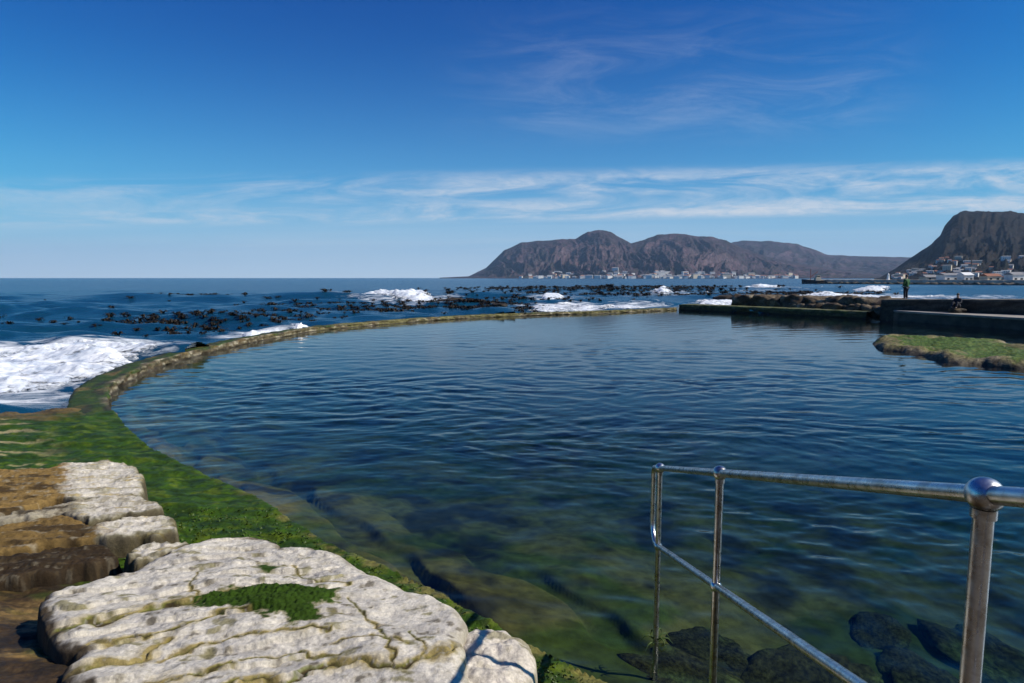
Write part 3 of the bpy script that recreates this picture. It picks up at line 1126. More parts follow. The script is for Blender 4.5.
# ------------------------------------------------------------------ rough boxes
def rough_box(name, x0, x1, y0, y1, z0, z1, mat, seed, amp=0.05, cell=0.25, freq=0.8, parent=None, bevel=0.05):
    bm = bmesh.new()
    add_box(bm, x0, x1, y0, y1, z0, z1)
    bmesh.ops.bevel(bm, geom=list(bm.edges), offset=bevel, segments=2, affect='EDGES')
    n = max(1, int(max(x1 - x0, y1 - y0) / cell))
    for ax in range(3):
        ext = (x1 - x0, y1 - y0, z1 - z0)[ax]
        k = int(ext / cell)
        for i in range(1, k):
            co = Vector((x0, y0, z0))
            co[ax] += ext * i / k
            no = Vector((0, 0, 0))
            no[ax] = 1
            bmesh.ops.bisect_plane(bm, geom=list(bm.verts) + list(bm.edges) + list(bm.faces), plane_co=co, plane_no=no)
    bm.normal_update()
    P = np.array([v.co for v in bm.verts])
    Nn = np.array([v.normal for v in bm.verts])
    dsp = amp * fbm(P[:, 0] * freq + P[:, 2] * 0.7 * freq, P[:, 1] * freq + P[:, 2] * freq * 1.3, seed, 5)
    P = P + Nn * dsp[:, None]
    c = np.array([(x0 + x1) / 2, (y0 + y1) / 2, z0])
    for v, p in zip(bm.verts, P - c):
        v.co = p
    o = bm_obj(name, bm, mat, parent, smooth=True)
    o.location = c
    return o


# high sea wall behind the walkway, right
def prism(name, pts, z0, z1, mat, parent=None, bevel=0.04):
    bm = bmesh.new()
    f = bm.faces.new([bm.verts.new((x, y, z0)) for x, y in pts])
    r_ = bmesh.ops.extrude_face_region(bm, geom=[f])
    for v in r_['geom']:
        if isinstance(v, bmesh.types.BMVert):
            v.co.z = z1
    bmesh.ops.recalc_face_normals(bm, faces=bm.faces)
    bmesh.ops.bevel(bm, geom=list(bm.edges), offset=bevel, segments=2, affect='EDGES')
    return bm_obj(name, bm, mat, parent)


WALK = [(27.2, 43.6), (28.2, 39.6), (29.5, 35.6), (31.5, 29.8), (34.5, 24), (43.2, 24), (38.7, 29.1), (34.7, 34.7), (32.1, 38.5), (30.4, 40.9), (28.9, 43.1), (27.6, 45.0)]
e = empty('walkway', (27.2, 43.6, 0))
tag(e, 'dark concrete walkway with pale top at the foot of the tall sea wall', 'walkway')
for nm, z0, z1, mt, off in (('base', -0.6, 0.56, 'concrete', 0.0), ('paving', 0.563, 0.70, 'concrete_pale', -0.10)):
    pl = [(x - 27.2 + (off if i < 5 else 0), y - 43.6 - 0.0) for i, (x, y) in enumerate(WALK)]
    prism(nm, pl, z0, z1, M[mt], e)


def oblique_wall():
    line = [(27.0, 45.4), (28.7, 43.0), (30.2, 40.8), (31.9, 38.4), (34.5, 34.6), (38.5, 29.0), (43.0, 24.0)]
    L = smooth_line(line, 10)
    secs = []
    acc = 0.0
    for i, q in enumerate(L):
        t = L[min(i + 1, len(L) - 1)] - L[max(i - 1, 0)]
        t = t / np.hypot(*t)
        nrm = np.array([-t[1], t[0]])
        if i:
            acc += np.hypot(*(q - L[i - 1]))
        zt = 3.0 - 21.6 / FPX * q[1]
        row = [(q[0], q[1], -0.5)]
        for k in range(1, 9):
            row.append((q[0], q[1], 0.5 + (zt - 0.5) * k / 8))
        for k in range(1, 6):
            row.append((q[0] + nrm[0] * 2.0 * k / 5, q[1] + nrm[1] * 2.0 * k / 5, zt))
        row.append((q[0] + nrm[0] * 2.1, q[1] + nrm[1] * 2.1, -0.5))
        secs.append(row)
    G = np.array(secs)
    X, Y, Z = G[..., 0], G[..., 1], G[..., 2]
    dn = 0.05 * fbm(X * 1.2 + Z, Y * 1.2 + Z * 2, 902, 5)
    X, Y = X + dn, Y + dn
    Z = Z + 0.03 * fbm(X * 1.1, Y * 1.1, 903, 4)
    n_ = fbm(X * 0.8 + Z * 2, Y * 0.8 + Z * 3, 904, 5)
    c = np.ones(X.shape + (3,)) * np.array([0.07, 0.058, 0.042])
    c = mixa(c, DARK * 1.2, sstep(-0.3, 0.4, n_) * 0.85)
    kk = np.arange(X.shape[1])[None, :] + 0 * X
    c = mixa(c, np.array([0.20, 0.165, 0.115]), ((kk >= 8) & (kk <= 13)) * (0.5 + 0.5 * sstep(-0.4, 0.3, n_)))  # top painted paler to read as sunlit above the dark face
    V = np.stack([X, Y, Z], -1).reshape(-1, 3)
    F = grid_faces(*X.shape)
    nc = X.shape[1]
    c0 = V.mean(0)
    c0[2] = 0
    o = mesh_np('sea_wall', V - c0, F, M['wall'], c.reshape(-1, 3))
    bm = bmesh.new()
    bm.from_mesh(o.data)
    bmesh.ops.holes_fill(bm, edges=[e_ for e_ in bm.edges if e_.is_boundary and len(e_.verts) == 2 and abs(e_.verts[0].co.y - e_.verts[1].co.y) >= 0 and min(v_.index for v_ in e_.verts) // nc in (0,) and max(v_.index for v_ in e_.verts) // nc == 0])
    bmesh.ops.recalc_face_normals(bm, faces=bm.faces)
    bm.to_mesh(o.data)
    bm.free()
    o.location = c0
    tag(o, 'tall dark concrete sea wall with flat top on the right', 'sea wall')


oblique_wall()
# boulders of the breakwater
def boulder_mesh(name, sx, sy, sz, seed, colour, mat='wall', sub=4):
    bm = bmesh.new()
    bmesh.ops.create_icosphere(bm, subdivisions=sub, radius=1)
    P = np.array([v.co for v in bm.verts])
    r = 1 + 0.28 * fbm(P[:, 0] * 1.1 + P[:, 2] * 0.8 + seed, P[:, 1] * 1.1 - P[:, 2] * 0.6, seed, 5)
    for ax, q in ((0, 0.82), (1, 0.82), (2, 0.72)):                     # blocky
        P[:, ax] = np.sign(P[:, ax]) * np.minimum(np.abs(P[:, ax]), q)
    P = P * r[:, None] * np.array([sx, sy, sz]) / 0.8
    F = np.array([[v.index for v in f.verts] for f in bm.faces])
    bm.free()
    n2 = fbm(P[:, 0] * 1.3 + P[:, 2], P[:, 1] * 1.3 + P[:, 2] * 1.4, seed + 5, 5)
    c = colour(P, n2)
    return mesh_np(name, P, F, M[mat], c)


def brown_rock(P, n):
    c = np.ones((len(P), 3)) * np.array([0.13, 0.095, 0.055])
    c = mixa(c, BROWN, sstep(-0.2, 0.4, n))
    return mixa(c, CREAM * 0.8, sstep(0.35, 0.7, -n) * 0.6)


def dark_rock(P, n):
    c = np.ones((len(P), 3)) * np.array([0.035, 0.024, 0.014])
    c = mixa(c, DARK, sstep(-0.2, 0.4, n))
    return mixa(c, OCHRE, sstep(0.35, 0.7, -n) * 0.5)


protos = [boulder_mesh('boulder', 0.9, 0.8, 0.62, 40 + i * 7, brown_rock) for i in range(4)]
bl_px = [(746, 301, 47, 1.0), (757, 302, 46.5, 0.9), (769, 302, 46, 1.05), (782, 303, 45.5, 1.05), (795, 303, 45, 1.1), (808, 304, 45, 1.1), (820, 305, 44.5, 1.0),
         (832, 305, 44, 1.15), (844, 306, 43.5, 1.05), (856, 306, 43, 1.1), (868, 307, 42.5, 1.05), (880, 307, 42.3, 1.1), (800, 310, 43.6, 0.7), (836, 311, 42.4, 0.85), (853, 313, 41.5, 0.8),
         (872, 313.5, 41, 0.9), (884, 314, 40.6, 0.75), (893, 315, 40.0, 0.7), (860, 312, 42.6, 0.7), (818, 310, 43.4, 0.75)]
for i, (px, py, Y, s) in enumerate(bl_px):
    p = at_Y(px, py, Y)
    o = protos[i] if i < 4 else protos[i % 4].copy()
    if i >= 4:
        COL.objects.link(o)
    Yb = 57.0 - (px - 745) * 9.6 / 140 - (1.0 if i >= 12 else 0.0)
    p = at_Y(px, py - 1.0, Yb)
    s *= 1.12
    top = p[2] + 0.55 * s
    if top > 1.34:
        p[2] -= top - 1.34
    o.location = p
    o.scale = (s * 1.05, s * 1.1, s * 1.05)
    o.rotation_euler = (rnd.uniform(-.2, .2), rnd.uniform(-.2, .2), rnd.uniform(0, 6.28))
    tag(o, 'brown weathered boulder in the heap along the far breakwater', 'boulder', 'boulders heaped along the far breakwater')
ba, bb = Vector(at_Y(741, 300, 59.5)), Vector(at_Y(900, 300, 48.6))
L_ = (bb - ba).to_2d().length
o = rough_box('breakwater', -L_ / 2, L_ / 2, -1.0, 1.2, -0.5, 1.40, M['concrete'], 930, 0.07, 0.35)
o.location = ((ba.x + bb.x) / 2, (ba.y + bb.y) / 2, -0.5)
o.rotation_euler = (0, 0, math.atan2(bb.y - ba.y, bb.x - ba.x))
tag(o, 'long flat topped breakwater behind the heap of brown boulders', 'breakwater')

# mossy islet on the right
islet_px = [(870, 343), (874, 338), (890, 336), (930, 338), (985, 340), (1012, 344), (1060, 352), (1120, 372), (1100, 392), (1040, 372), (1015, 366), (985, 363), (958, 362), (930, 356), (900, 350), (878, 348)]


def islet_colour(X, Y, d, q, Z):
    n1, n2 = fbm(X * 1.2, Y * 1.2, 950, 5), fbm(X * 5, Y * 5, 955, 5)
    c = np.ones(X.shape + (3,)) * np.array([0.17, 0.14, 0.085])
    c = mixa(c, BROWN, sstep(0.0, 0.5, n2) * 0.8)
    px = 512 + X / Y * FPX
    g = sstep(0.7, 1.15, d + 0.6 * n1 + 0.25 * n2)
    c = mixa(c, OLIVE * 0.9, sstep(0.25, 0.6, d + 0.3 * n1) * 0.7)
    c = mixa(c, GREEN * 1.2, g)
    c = mixa(c, LIME * 0.9, g * sstep(0.0, 0.5, n2) * 0.7)
    return mixa(c, DARK * 2, sstep(0.14, 0.05, Z) * 0.7)


islet_poly = px_poly(islet_px, 0.1)
o = rock_from_outline('rock_islet', islet_poly, -0.3, 0.53, 0.04, 0.7, (0, 0), 960, 0.11, islet_colour, mat='wall', depth=0.6, warp=0.2, power=0.6)
tag(o, 'low rock islet with bright green moss on top standing in the pool', 'rock')

# ------------------------------------------------------------------ far hills
A_px = [(440, 277.6), (469, 276.3), (486, 268), (504, 251), (521.5, 243), (539, 241.5), (565, 239.8), (575, 239.3), (587, 232.3), (598, 230.5), (609, 232.3), (618, 237.6), (629, 244), (640, 241),
        (655, 235.8), (675, 234), (697, 237.2), (710, 237.6), (724, 241), (740, 249), (765, 257), (800, 264), (840, 270), (880, 275), (930, 277.8)]
B_px = [(560, 277.5), (640, 262), (700, 249), (728, 243), (741, 241.5), (767, 241.5), (794, 244.6), (811, 250), (825, 255), (855, 256.5), (900, 257.4), (960, 258), (1060, 262), (1200, 272), (1300, 277.8)]
C_px = [(868, 280), (878, 277.5), (893, 268.5), (906, 259), (927, 244.5), (935, 236), (939, 226.4), (946, 217), (956, 212.4), (972, 213), (988, 212.6), (1004, 212.6), (1024, 215.8), (1070, 222), (1140, 220), (1240, 236), (1360, 262), (1450, 278)]


class Hill:
    def __init__(self, name, prof, Y0, Y1, power, rough, seed, n=520, rows=150, cliff=0.0, dark=1.0, flute=0.045, grit=0.16, haze_tint=(1, 1, 1)):
        self.dark, self.flute, self.grit = dark, flute, grit
        self.prof, self.Y0, self.Y1, self.power, self.rough, self.seed, self.cliff = prof, Y0, Y1, power, rough, seed, cliff
        self.px = np.array([p[0] for p in prof])
        self.hz = np.array([(HOR - p[1]) / FPX for p in prof])
        us = np.linspace(self.px[0], self.px[-1], n)
        s = np.concatenate([np.linspace(0, 1, rows), np.linspace(1.0, 2.2, rows // 3)[1:]])
        S, U = np.meshgrid(s, us, indexing='ij')
        a = (U - CX) / FPX
        Y = Y0(U) + S * (Y1(U) - Y0(U))
        X = a * Y
        Z = self.height(U, S)
        V = np.stack([X, Y, Z], -1).reshape(-1, 3)
        n1 = fbm(X * 0.004, Y * 0.004, seed + 50, 6)
        n2 = fbm(X * 0.02, Y * 0.02, seed + 60, 5)
        c = np.ones(X.shape + (3,)) * np.array([0.040, 0.030, 0.026])*self.dark
        c = mixa(c, np.array([0.072, 0.047, 0.040])*self.dark, sstep(-0.2, 0.5, n1))
        c = mixa(c, np.array([0.022, 0.026, 0.014])*self.dark, sstep(0.0, 0.5, n2 - 0.4 * S + 0.25) * 0.85)
        gz = np.abs(np.gradient(Z, axis=0)) / np.maximum(1e-3, np.abs(np.gradient(Y, axis=0)))
        c = mixa(c, np.array([0.11, 0.082, 0.066])*self.dark, sstep(0.45, 0.9, gz + 0.25 * n2) * 0.75)
        c = c * np.array(haze_tint)  # bluish distance haze painted into the colour of the far hills
        self.obj = mesh_np(name, V, grid_faces(*X.shape), M['hill'], c.reshape(-1, 3))
        tag(self.obj, kind='structure')

    def height(self, U, S):
        H = np.interp(U, self.px, self.hz) * self.Y1(U) + EYE
        p = np.clip(S, 0, 1) ** self.power
        if self.cliff:
            q = np.clip(S, 0, 1)
            st = 0.55 * q ** 1.15 + 0.45 * sstep(0.70, 0.92, q)
            p = p * (1 - self.cliff) + st * self.cliff
        p = np.where(S > 1, 1 - sstep(1.0, 2.2, S) * 1.0, p)
        g = ridged(U * self.flute + 2.0 * gnoise(U * 0.02, S * 2, self.seed), S * 1.4, self.seed + 3, 4)
        r = fbm(U * 0.09, S * 6, self.seed + 9, 6, 0.6)
        w = np.clip(S, 0, 1) * (1 - np.clip(S, 0, 1)) * 4
        H = H * (1 + 0.018 * fbm(U * 0.06, U * 0, self.seed + 20, 5, 0.6) * sstep(0, 60, H))
        z = H * p + self.rough * H * ((g - 0.75) * w * 0.75 + r * self.grit * w)
        return np.where(S < 0.02, np.minimum(z, -1.5 + 0 * z), z)

    def point(self, u, s):
        U, S = np.array([u], float), np.array([s], float)
        Y = float((self.Y0(U) + S * (self.Y1(U) - self.Y0(U)))[0])
        return np.array([(u - CX) / FPX * Y, Y, float(self.height(U, S)[0])])


hillB = Hill('hill_far', B_px, lambda u: 3600 + 0 * u, lambda u: 5200 + 0 * u, 1.15, 0.34, 1100, haze_tint=(0.92, 0.9, 1.3))
hillA = Hill('hill_ridge', A_px, lambda u: 2500 + 700 * sstep(620, 460, u), lambda u: 3900 + 500 * sstep(620, 460, u), 1.35, 0.50, 1000, 700, haze_tint=(0.98, 0.9, 1.25))
hillC = Hill('hill_headland', C_px, lambda u: 900 - 150 * sstep(900, 1100, u), lambda u: 1750 + 0 * u, 1.0, 0.20, 1200, 520, 200, cliff=0.6, dark=0.24, flute=0.03, grit=0.34)


# ------------------------------------------------------------------ houses on the far shores
def simple_mat(name, c, rough=0.8, metallic=0.0, scale=0.5, var=0.15):
    return mat_plain(name, tuple(max(0, x * (1 - var)) for x in c), tuple(min(1, x * (1 + var)) for x in c), scale, rough, None, metallic)


M['wall_white'] = simple_mat('white_plaster', (0.72, 0.70, 0.66))
M['wall_cream'] = simple_mat('cream_plaster', (0.55, 0.47, 0.36))
M['roof_grey'] = simple_mat('grey_roof', (0.20, 0.20, 0.21))
M['roof_red'] = simple_mat('red_tiled_roof', (0.24, 0.10, 0.06))
M['roof_white'] = simple_mat('white_roof', (0.66, 0.66, 0.66))
M['window'] = simple_mat('dark_window', (0.02, 0.025, 0.03), 0.2)


def house_proto(w, d, h, rh, wall, roof):
    e = empty('house', (0, 0, 0))
    bm = bmesh.new()
    add_box(bm, -w / 2, w / 2, -d / 2, d / 2, -4, h)
    bm_obj('wall', bm, M[wall], e)
    bm = bmesh.new()
    ov = 0.4
    pts = [(-w / 2 - ov, -d / 2 - ov, h + 0.02), (w / 2 + ov, -d / 2 - ov, h + 0.02), (w / 2 + ov, d / 2 + ov, h + 0.02), (-w / 2 - ov, d / 2 + ov, h + 0.02), (-w / 2 - ov, 0, h + rh), (w / 2 + ov, 0, h + rh)]
    v = [bm.verts.new(p) for p in pts]
    for f in ((0, 1, 5, 4), (2, 3, 4, 5), (0, 4, 3), (1, 2, 5), (3, 2, 1, 0)):
        bm.faces.new([v[i] for i in f])
    bm_obj('roof', bm, M[roof], e)
    nw = max(2, int(w / 3.2))
    for st in range(max(1, int(h / 2.9))):
        for k in range(nw):
            bm = bmesh.new()
            x = -w / 2 + w * (k + 0.5) / nw
            add_box(bm, x - 0.6, x + 0.6, -d / 2 - 0.06, -d / 2 + 0.05, 0.9 + st * 2.9, 2.2 + st * 2.9)
            bm_obj('window', bm, M['window'], e)
    return e


def simple_house(src):
    """one mesh copy of a house, for those too small to show parts"""
    return src


house_kinds = [
    ((11, 8, 3.2, 2.4, 'wall_white', 'roof_grey'), 'white house with grey roof'),
    ((9, 8, 5.8, 1.8, 'wall_white', 'roof_red'), 'white two storey house with red roof'),
    ((14, 9, 6.0, 0.5, 'wall_white', 'roof_white'), 'flat white block of flats'),
    ((10, 8, 3.4, 2.2, 'wall_cream', 'roof_red'), 'cream house with red roof'),
    ((17, 9, 8.5, 1.2, 'wall_cream', 'roof_grey'), 'large cream building with grey roof'),
]
hprotos = []
# single-mesh versions for the far town: wall, roof as material slots of one mesh
far_meshes = []
for (w, d, h, rh, wl, rf), lab in house_kinds:
    bm = bmesh.new()
    add_box(bm, -w / 2, w / 2, -d / 2, d / 2, -5, h)
    nb = len(bm.faces)
    ov = 0.4
    pts = [(-w / 2 - ov, -d / 2 - ov, h + 0.02), (w / 2 + ov, -d / 2 - ov, h + 0.02), (w / 2 + ov, d / 2 + ov, h + 0.02), (-w / 2 - ov, d / 2 + ov, h + 0.02), (-w / 2 - ov, 0, h + rh), (w / 2 + ov, 0, h + rh)]
    v = [bm.verts.new(p) for p in pts]
    for f in ((0, 1, 5, 4), (2, 3, 4, 5), (0, 4, 3), (1, 2, 5), (3, 2, 1, 0)):
        bm.faces.new([v[i] for i in f]).material_index = 1
    me = bpy.data.meshes.new('house')
    bm.to_mesh(me)
    bm.free()
    me.materials.append(M[wl])
    me.materials.append(M[rf])
    far_meshes.append((me, lab))

for i in range(195):
    u = 520 + (800 - 520) * rnd.random()
    dens = float(sstep(515, 560, np.array(u)))
    if rnd.random() > 0.35 + 0.65 * dens:
        continue
    s = 0.02 + 0.19 * rnd.random() ** 2.2
    hill = hillA if u < 745 else hillA
    p = hill.point(u, s)
    if p[2] < 1.0:
        p[2] = 1.5
    k = rnd.choices(range(5), (5, 3, 6, 1, 1))[0]
    o = bpy.data.objects.new('house', far_meshes[k][0])
    COL.objects.link(o)
    o.location = p
    o.rotation_euler = (0, 0, rnd.uniform(-.5, .5))
    sc = rnd.uniform(1.2, 1.9)
    o.scale = (sc, sc, sc)
    tag(o, far_meshes[k][1] + ' below the far ridge', 'house', 'houses in the town along the foot of the far ridge')

cprotos = [house_proto(*hk[0]) for hk in house_kinds]
spots = []
for i in range(112):
    if i < 34:
        u, s = rnd.uniform(892, 948), rnd.uniform(0.10, 0.40)
    else:
        u, s = rnd.uniform(938, 1100), 0.03 + 0.30 * rnd.random() ** 1.5
    spots.append((u, s))
for i, (u, s) in enumerate(spots):
    k = i % 5 if i < 5 else rnd.choices(range(5), (4, 3, 3, 2, 2))[0]
    o = cprotos[k] if i < 5 else copy_tree(cprotos[k])
    p = hillC.point(u, s)
    o.location = (p[0], p[1], max(1.5, p[2]))
    sc = rnd.uniform(0.5, 0.85)
    o.scale = (sc, sc, sc)
    o.rotation_euler = (0, 0, -math.atan2(p[0], p[1]) + rnd.uniform(-.5, .5))
    tag(o, house_kinds[k][1] + ' on the dark headland', 'house', 'houses on the lower slope of the dark headland')

# ------------------------------------------------------------------ harbour
PIER_A, PIER_B = at_z(806, 283.6, -0.1), at_z(1040, 287.2, -0.1)
pa, pb = Vector((at_Y(806, 280, 330)[0], 330, 0)), Vector((at_Y(1080, 280, 250)[0], 250, 0))


M['quay_stone'] = mat_plain('tan_quay_stone', (0.22, 0.19, 0.15), (0.62, 0.54, 0.42), 0.35, 0.9, (3, 0.5, 0.1))


def harbour_wall():
    e = empty('harbour_wall', (pa + pb) / 2)
    L = (pb - pa).length
    ang = math.atan2(pb.y - pa.y, pb.x - pa.x)
    e.rotation_euler = (0, 0, ang)
    a = rough_box('quay_wall', -L / 2, L / 2, -2, 5, -1, 2.1, M['quay_stone'], 1300, 0.12, 1.5, 0.3, e, 0.1)
    b_ = rough_box('rubble_foot', -L / 2, L / 2, -5.5, -2.1, -1, 0.55, M['concrete'], 1310, 0.9, 0.9, 0.5, e, 0.3)
    return e


hw = harbour_wall()
tag(hw, 'long pale harbour wall reaching out below the dark headland', 'harbour wall')
M['hull'] = simple_mat('dark_hull_paint', (0.02, 0.022, 0.03), 0.5)
M['rust'] = simple_mat('rust_red_paint', (0.22, 0.06, 0.03), 0.6)
M['white_paint'] = simple_mat('white_paint', (0.75, 0.75, 0.73), 0.4)


def boat(loc, rz, L, hullmat, label, mast=True):
    e = empty('fishing_boat', loc, rz)
    bm = bmesh.new()
    n = 12
    rows = []
    for i in range(n):
        t = i / (n - 1)
        x = (t - 0.5) * L
        hw_ = 0.16 * L * (1 - max(0, (t - 0.55) / 0.45) ** 2.2) * (0.85 + 0.15 * min(1, t * 5))
        sheer = 0.13 * L + 0.10 * L * max(0, t - 0.5) ** 1.5 * 2 + 0.01 * L
        rows.append([bm.verts.new((x, -hw_, sheer)), bm.verts.new((x - 0.02 * L * t, -hw_ * 0.75, 0)), bm.verts.new((x - 0.04 * L * t, 0, -0.06 * L)), bm.verts.new((x - 0.02 * L * t, hw_ * 0.75, 0)), bm.verts.new((x, hw_, sheer))])
    for a, b_ in zip(rows[:-1], rows[1:]):
        for k in range(4):
            bm.faces.new((a[k], b_[k], b_[k + 1], a[k + 1]))
        bm.faces.new((a[4], b_[4], b_[0], a[0]))
    bm.faces.new(rows[0][::-1])
    bm.faces.new(rows[-1])
    bmesh.ops.recalc_face_normals(bm, faces=bm.faces)
    bm_obj('hull', bm, hullmat, e)
    bm = bmesh.new()
    add_box(bm, -0.30 * L, -0.08 * L, -0.09 * L, 0.09 * L, 0.12 * L, 0.27 * L)
    add_box(bm, -0.27 * L, -0.12 * L, -0.07 * L, 0.07 * L, 0.271 * L, 0.36 * L)
    wh = bm_obj('wheelhouse', bm, M['wall_cream'], e)
    bm = bmesh.new()
    for y in (-0.074, 0.066):
        add_box(bm, -0.26 * L, -0.13 * L, y * L, (y + 0.008) * L, 0.30 * L, 0.34 * L)
    bm_obj('window', bm, M['window'], wh)
    bm = bmesh.new()
    add_tube(bm, [(0.12 * L, 0, 0.1 * L), (0.12 * L, 0, 0.62 * L)], 0.012 * L, 8)
    bm_obj('mast', bm, M['rust'], e)
    bm = bmesh.new()
    add_tube(bm, [(0.12 * L, 0, 0.30 * L), (-0.18 * L, 0, 0.52 * L)], 0.009 * L, 8)
    bm_obj('boom', bm, M['rust'], e)
    return tag(e, label, 'boat')


p = at_Y(813, 282, 322)
boat((p[0], 322, -0.1), math.radians(180), 12.0, M['hull'], 'dark hulled fishing boat moored at the end of the harbour wall')


def beacon(loc):
    e = empty('harbour_beacon', loc)
    bm = bmesh.new()
    add_tube(bm, [(0, 0, 0), (0, 0, 0.5), (0, 0, 2.3)], [0.75, 0.6, 0.42], 14)
    bm_obj('tower', bm, M['white_paint'], e, True)
    bm = bmesh.new()
    add_tube(bm, [(0, 0, 2.31), (0, 0, 2.45), (0, 0, 2.46), (0, 0, 2.9), (0, 0, 3.2)], [0.6, 0.6, 0.28, 0.28, 0.03], 12)
    bm_obj('lantern', bm, M['white_paint'], e, True)
    return tag(e, 'small white harbour beacon standing on the long harbour wall', 'beacon')


tt = (at_Y(888, 280, 300)[0] - pa.x) / (pb.x - pa.x)
q = pa + (pb - pa) * 0.33
for _ in range(20):
    f_ = (512 + q.x / q.y * FPX - 888)
    q = q - (pb - pa).normalized() * f_ * 0.4
beacon((q.x, q.y + 1.5, 2.12))


def shed(px, Y, w, d, h, rh, wall, roof, label):
    e = empty('harbour_shed', (at_Y(px, 280, Y)[0], Y, 0.9))
    bm = bmesh.new()
    add_box(bm, -w / 2, w / 2, -d / 2, d / 2, -2, h)
    bm_obj('wall', bm, M[wall], e)
    bm = bmesh.new()
    pts = [(-w / 2 - .3, -d / 2 - .3, h + .02), (w / 2 + .3, -d / 2 - .3, h + .02), (w / 2 + .3, d / 2 + .3, h + .02), (-w / 2 - .3, d / 2 + .3, h + .02), (-w / 2 - .3, 0, h + rh), (w / 2 + .3, 0, h + rh)]
    v = [bm.verts.new(p) for p in pts]
    for f in ((0, 1, 5, 4), (2, 3, 4, 5), (0, 4, 3), (1, 2, 5), (3, 2, 1, 0)):
        bm.faces.new([v[i] for i in f])
    bm_obj('roof', bm, M[roof], e)
    for k in range(max(2, int(w / 3))):
        bm = bmesh.new()
        x = -w / 2 + (k + 0.5) * w / max(2, int(w / 3))
        add_box(bm, x - 0.5, x + 0.5, -d / 2 - 0.05, -d / 2 + 0.02, 0.8, min(h - 0.3, 2.0))
        bm_obj('window', bm, M['window'], e)
    return tag(e, label, 'building')


shed(951, 292, 10, 6, 3.4, 0.9, 'wall_white', 'roof_grey', 'long white harbour shed with shallow grey roof behind the harbour wall')
shed(965, 285, 4, 5, 3.3, 1.3, 'wall_white', 'roof_white', 'bright white gabled harbour building behind the harbour wall')
shed(990, 278, 6, 5, 2.8, 1.2, 'wall_cream', 'roof_red', 'cream harbour building with red roof behind the harbour wall')
shed(1014, 270, 5, 5, 3.4, 1.2, 'wall_white', 'roof_grey', 'tall white harbour building with grey roof at the right of the harbour')
shed(930, 300, 7, 5, 2.4, 1.2, 'wall_cream', 'roof_grey', 'low cream harbour building with grey roof behind the harbour wall')

# ------------------------------------------------------------------ foam and breakers


def foam_patch(name, poly, height, seed, step, thr=0.0, freq=1.0, crest=None, holes=0.6, near_pool=(1,)):
    P = np.array(poly)
    lo, hi = P.min(0) - 1, P.max(0) + 1
    xs, ys = np.arange(lo[0], hi[0], step), np.arange(lo[1], hi[1], step)
    Y, X = np.meshgrid(ys, xs, indexing='ij')
    d = sdf(X, Y, P)
    sc = min(hi - lo) * 0.12
    n = fbm(X * 0.5 * freq, Y * 0.9 * freq, seed, 6, 0.5)
    n2 = fbm(X * 1.8 * freq, Y * 3.0 * freq, seed + 9, 5, 0.5)
    streaks = fbm(X * 0.9 * freq + 0.8 * n, Y * 2.6 * freq, seed + 19, 4)
    body = sstep(-0.5 * sc, 1.3 * sc, d)
    m = body * 1.2 + 0.45 * n + 0.18 * n2 + 0.35 * streaks * (1.2 - body) - 0.55 - thr
    m = m - 0.75 * sstep(0.28, 0.7, streaks + 0.4 * n) * holes
    if len(near_pool):
        m = np.where(sdf(X, Y, POOL) > -0.25, -1.0, m)
    hgt = height * np.clip(m, -0.3, 1.0) * (0.6 + 0.5 * n + 0.06 * n2)
    if crest is not None:
        hgt = hgt * crest(X, Y)
    Z = sea_height(X, Y, np.full(X.shape, step * 2)) + 0.01 + np.where(m > 0, hgt + 0.03 * np.minimum(m * 6, 1), -0.12)
    Fk = grid_faces(*X.shape)
    keep = (m.reshape(-1)[Fk] > -0.03).any(1)
    V = np.stack([X, Y, Z], -1).reshape(-1, 3)
    V, Fk, mm = compact(V, Fk[keep], np.clip(m, 0, 0.5).reshape(-1))
    c0 = V.mean(0)
    c0[2] = 0
    o = mesh_np(name, V - c0, Fk, M['foam'], attrs={'thin': mm})
    o.location = c0
    return tag(o, kind='stuff')


def foam_px(pts, height, seed, step, label, **k):
    o = foam_patch('foam', px_poly(pts, 0.05), height, seed, step, **k)
    tag(o, label, 'sea foam')


foam_px([(-60, 352), (0, 353), (40, 350), (70, 346), (105, 344), (150, 349), (178, 350), (176, 354), (140, 363), (118, 374), (90, 372), (40, 376), (-60, 380)], 0.22, 1401, 0.045,
        'white churning foam of a wave breaking against the curved sea wall', thr=0.05, freq=1.2)
foam_px([(352, 296), (372, 294), (400, 293.6), (430, 297), (440, 301), (420, 303), (385, 299)], 0.75, 1402, 0.16, 'white crest of a breaking wave out beyond the kelp', freq=0.6, thr=-0.1)
foam_px([(515, 308), (560, 304), (610, 306), (650, 306), (660, 308.5), (600, 310), (520, 312)], 0.3, 1403, 0.14, 'patchy white wash over rocks just behind the far pool wall', freq=0.5, thr=0.36)
foam_px([(540, 298), (556, 296.5), (566, 298), (560, 301), (542, 301)], 0.35, 1404, 0.16, 'small white splash behind the dark reef', freq=0.6)
foam_px([(652, 291), (664, 290), (672, 291), (669, 294.5), (655, 294.5)], 0.9, 1405, 0.25, 'white burst of spray among the far kelp', freq=0.4, thr=-0.2)
foam_px([(735, 288), (760, 286), (782, 287), (780, 290), (750, 290)], 0.7, 1406, 0.3, 'white line of surf before the far town', freq=0.35, thr=-0.1)
foam_px([(690, 302), (720, 299), (745, 300), (742, 304), (700, 306)], 0.35, 1407, 0.15, 'thin white wash beside the end of the brown breakwater', freq=0.5, thr=0.3)
foam_px([(852, 290.5), (870, 289.5), (890, 290), (886, 291.6), (860, 291.6)], 0.5, 1408, 0.25, 'narrow white breaker in front of the harbour wall', freq=0.4, thr=-0.15)
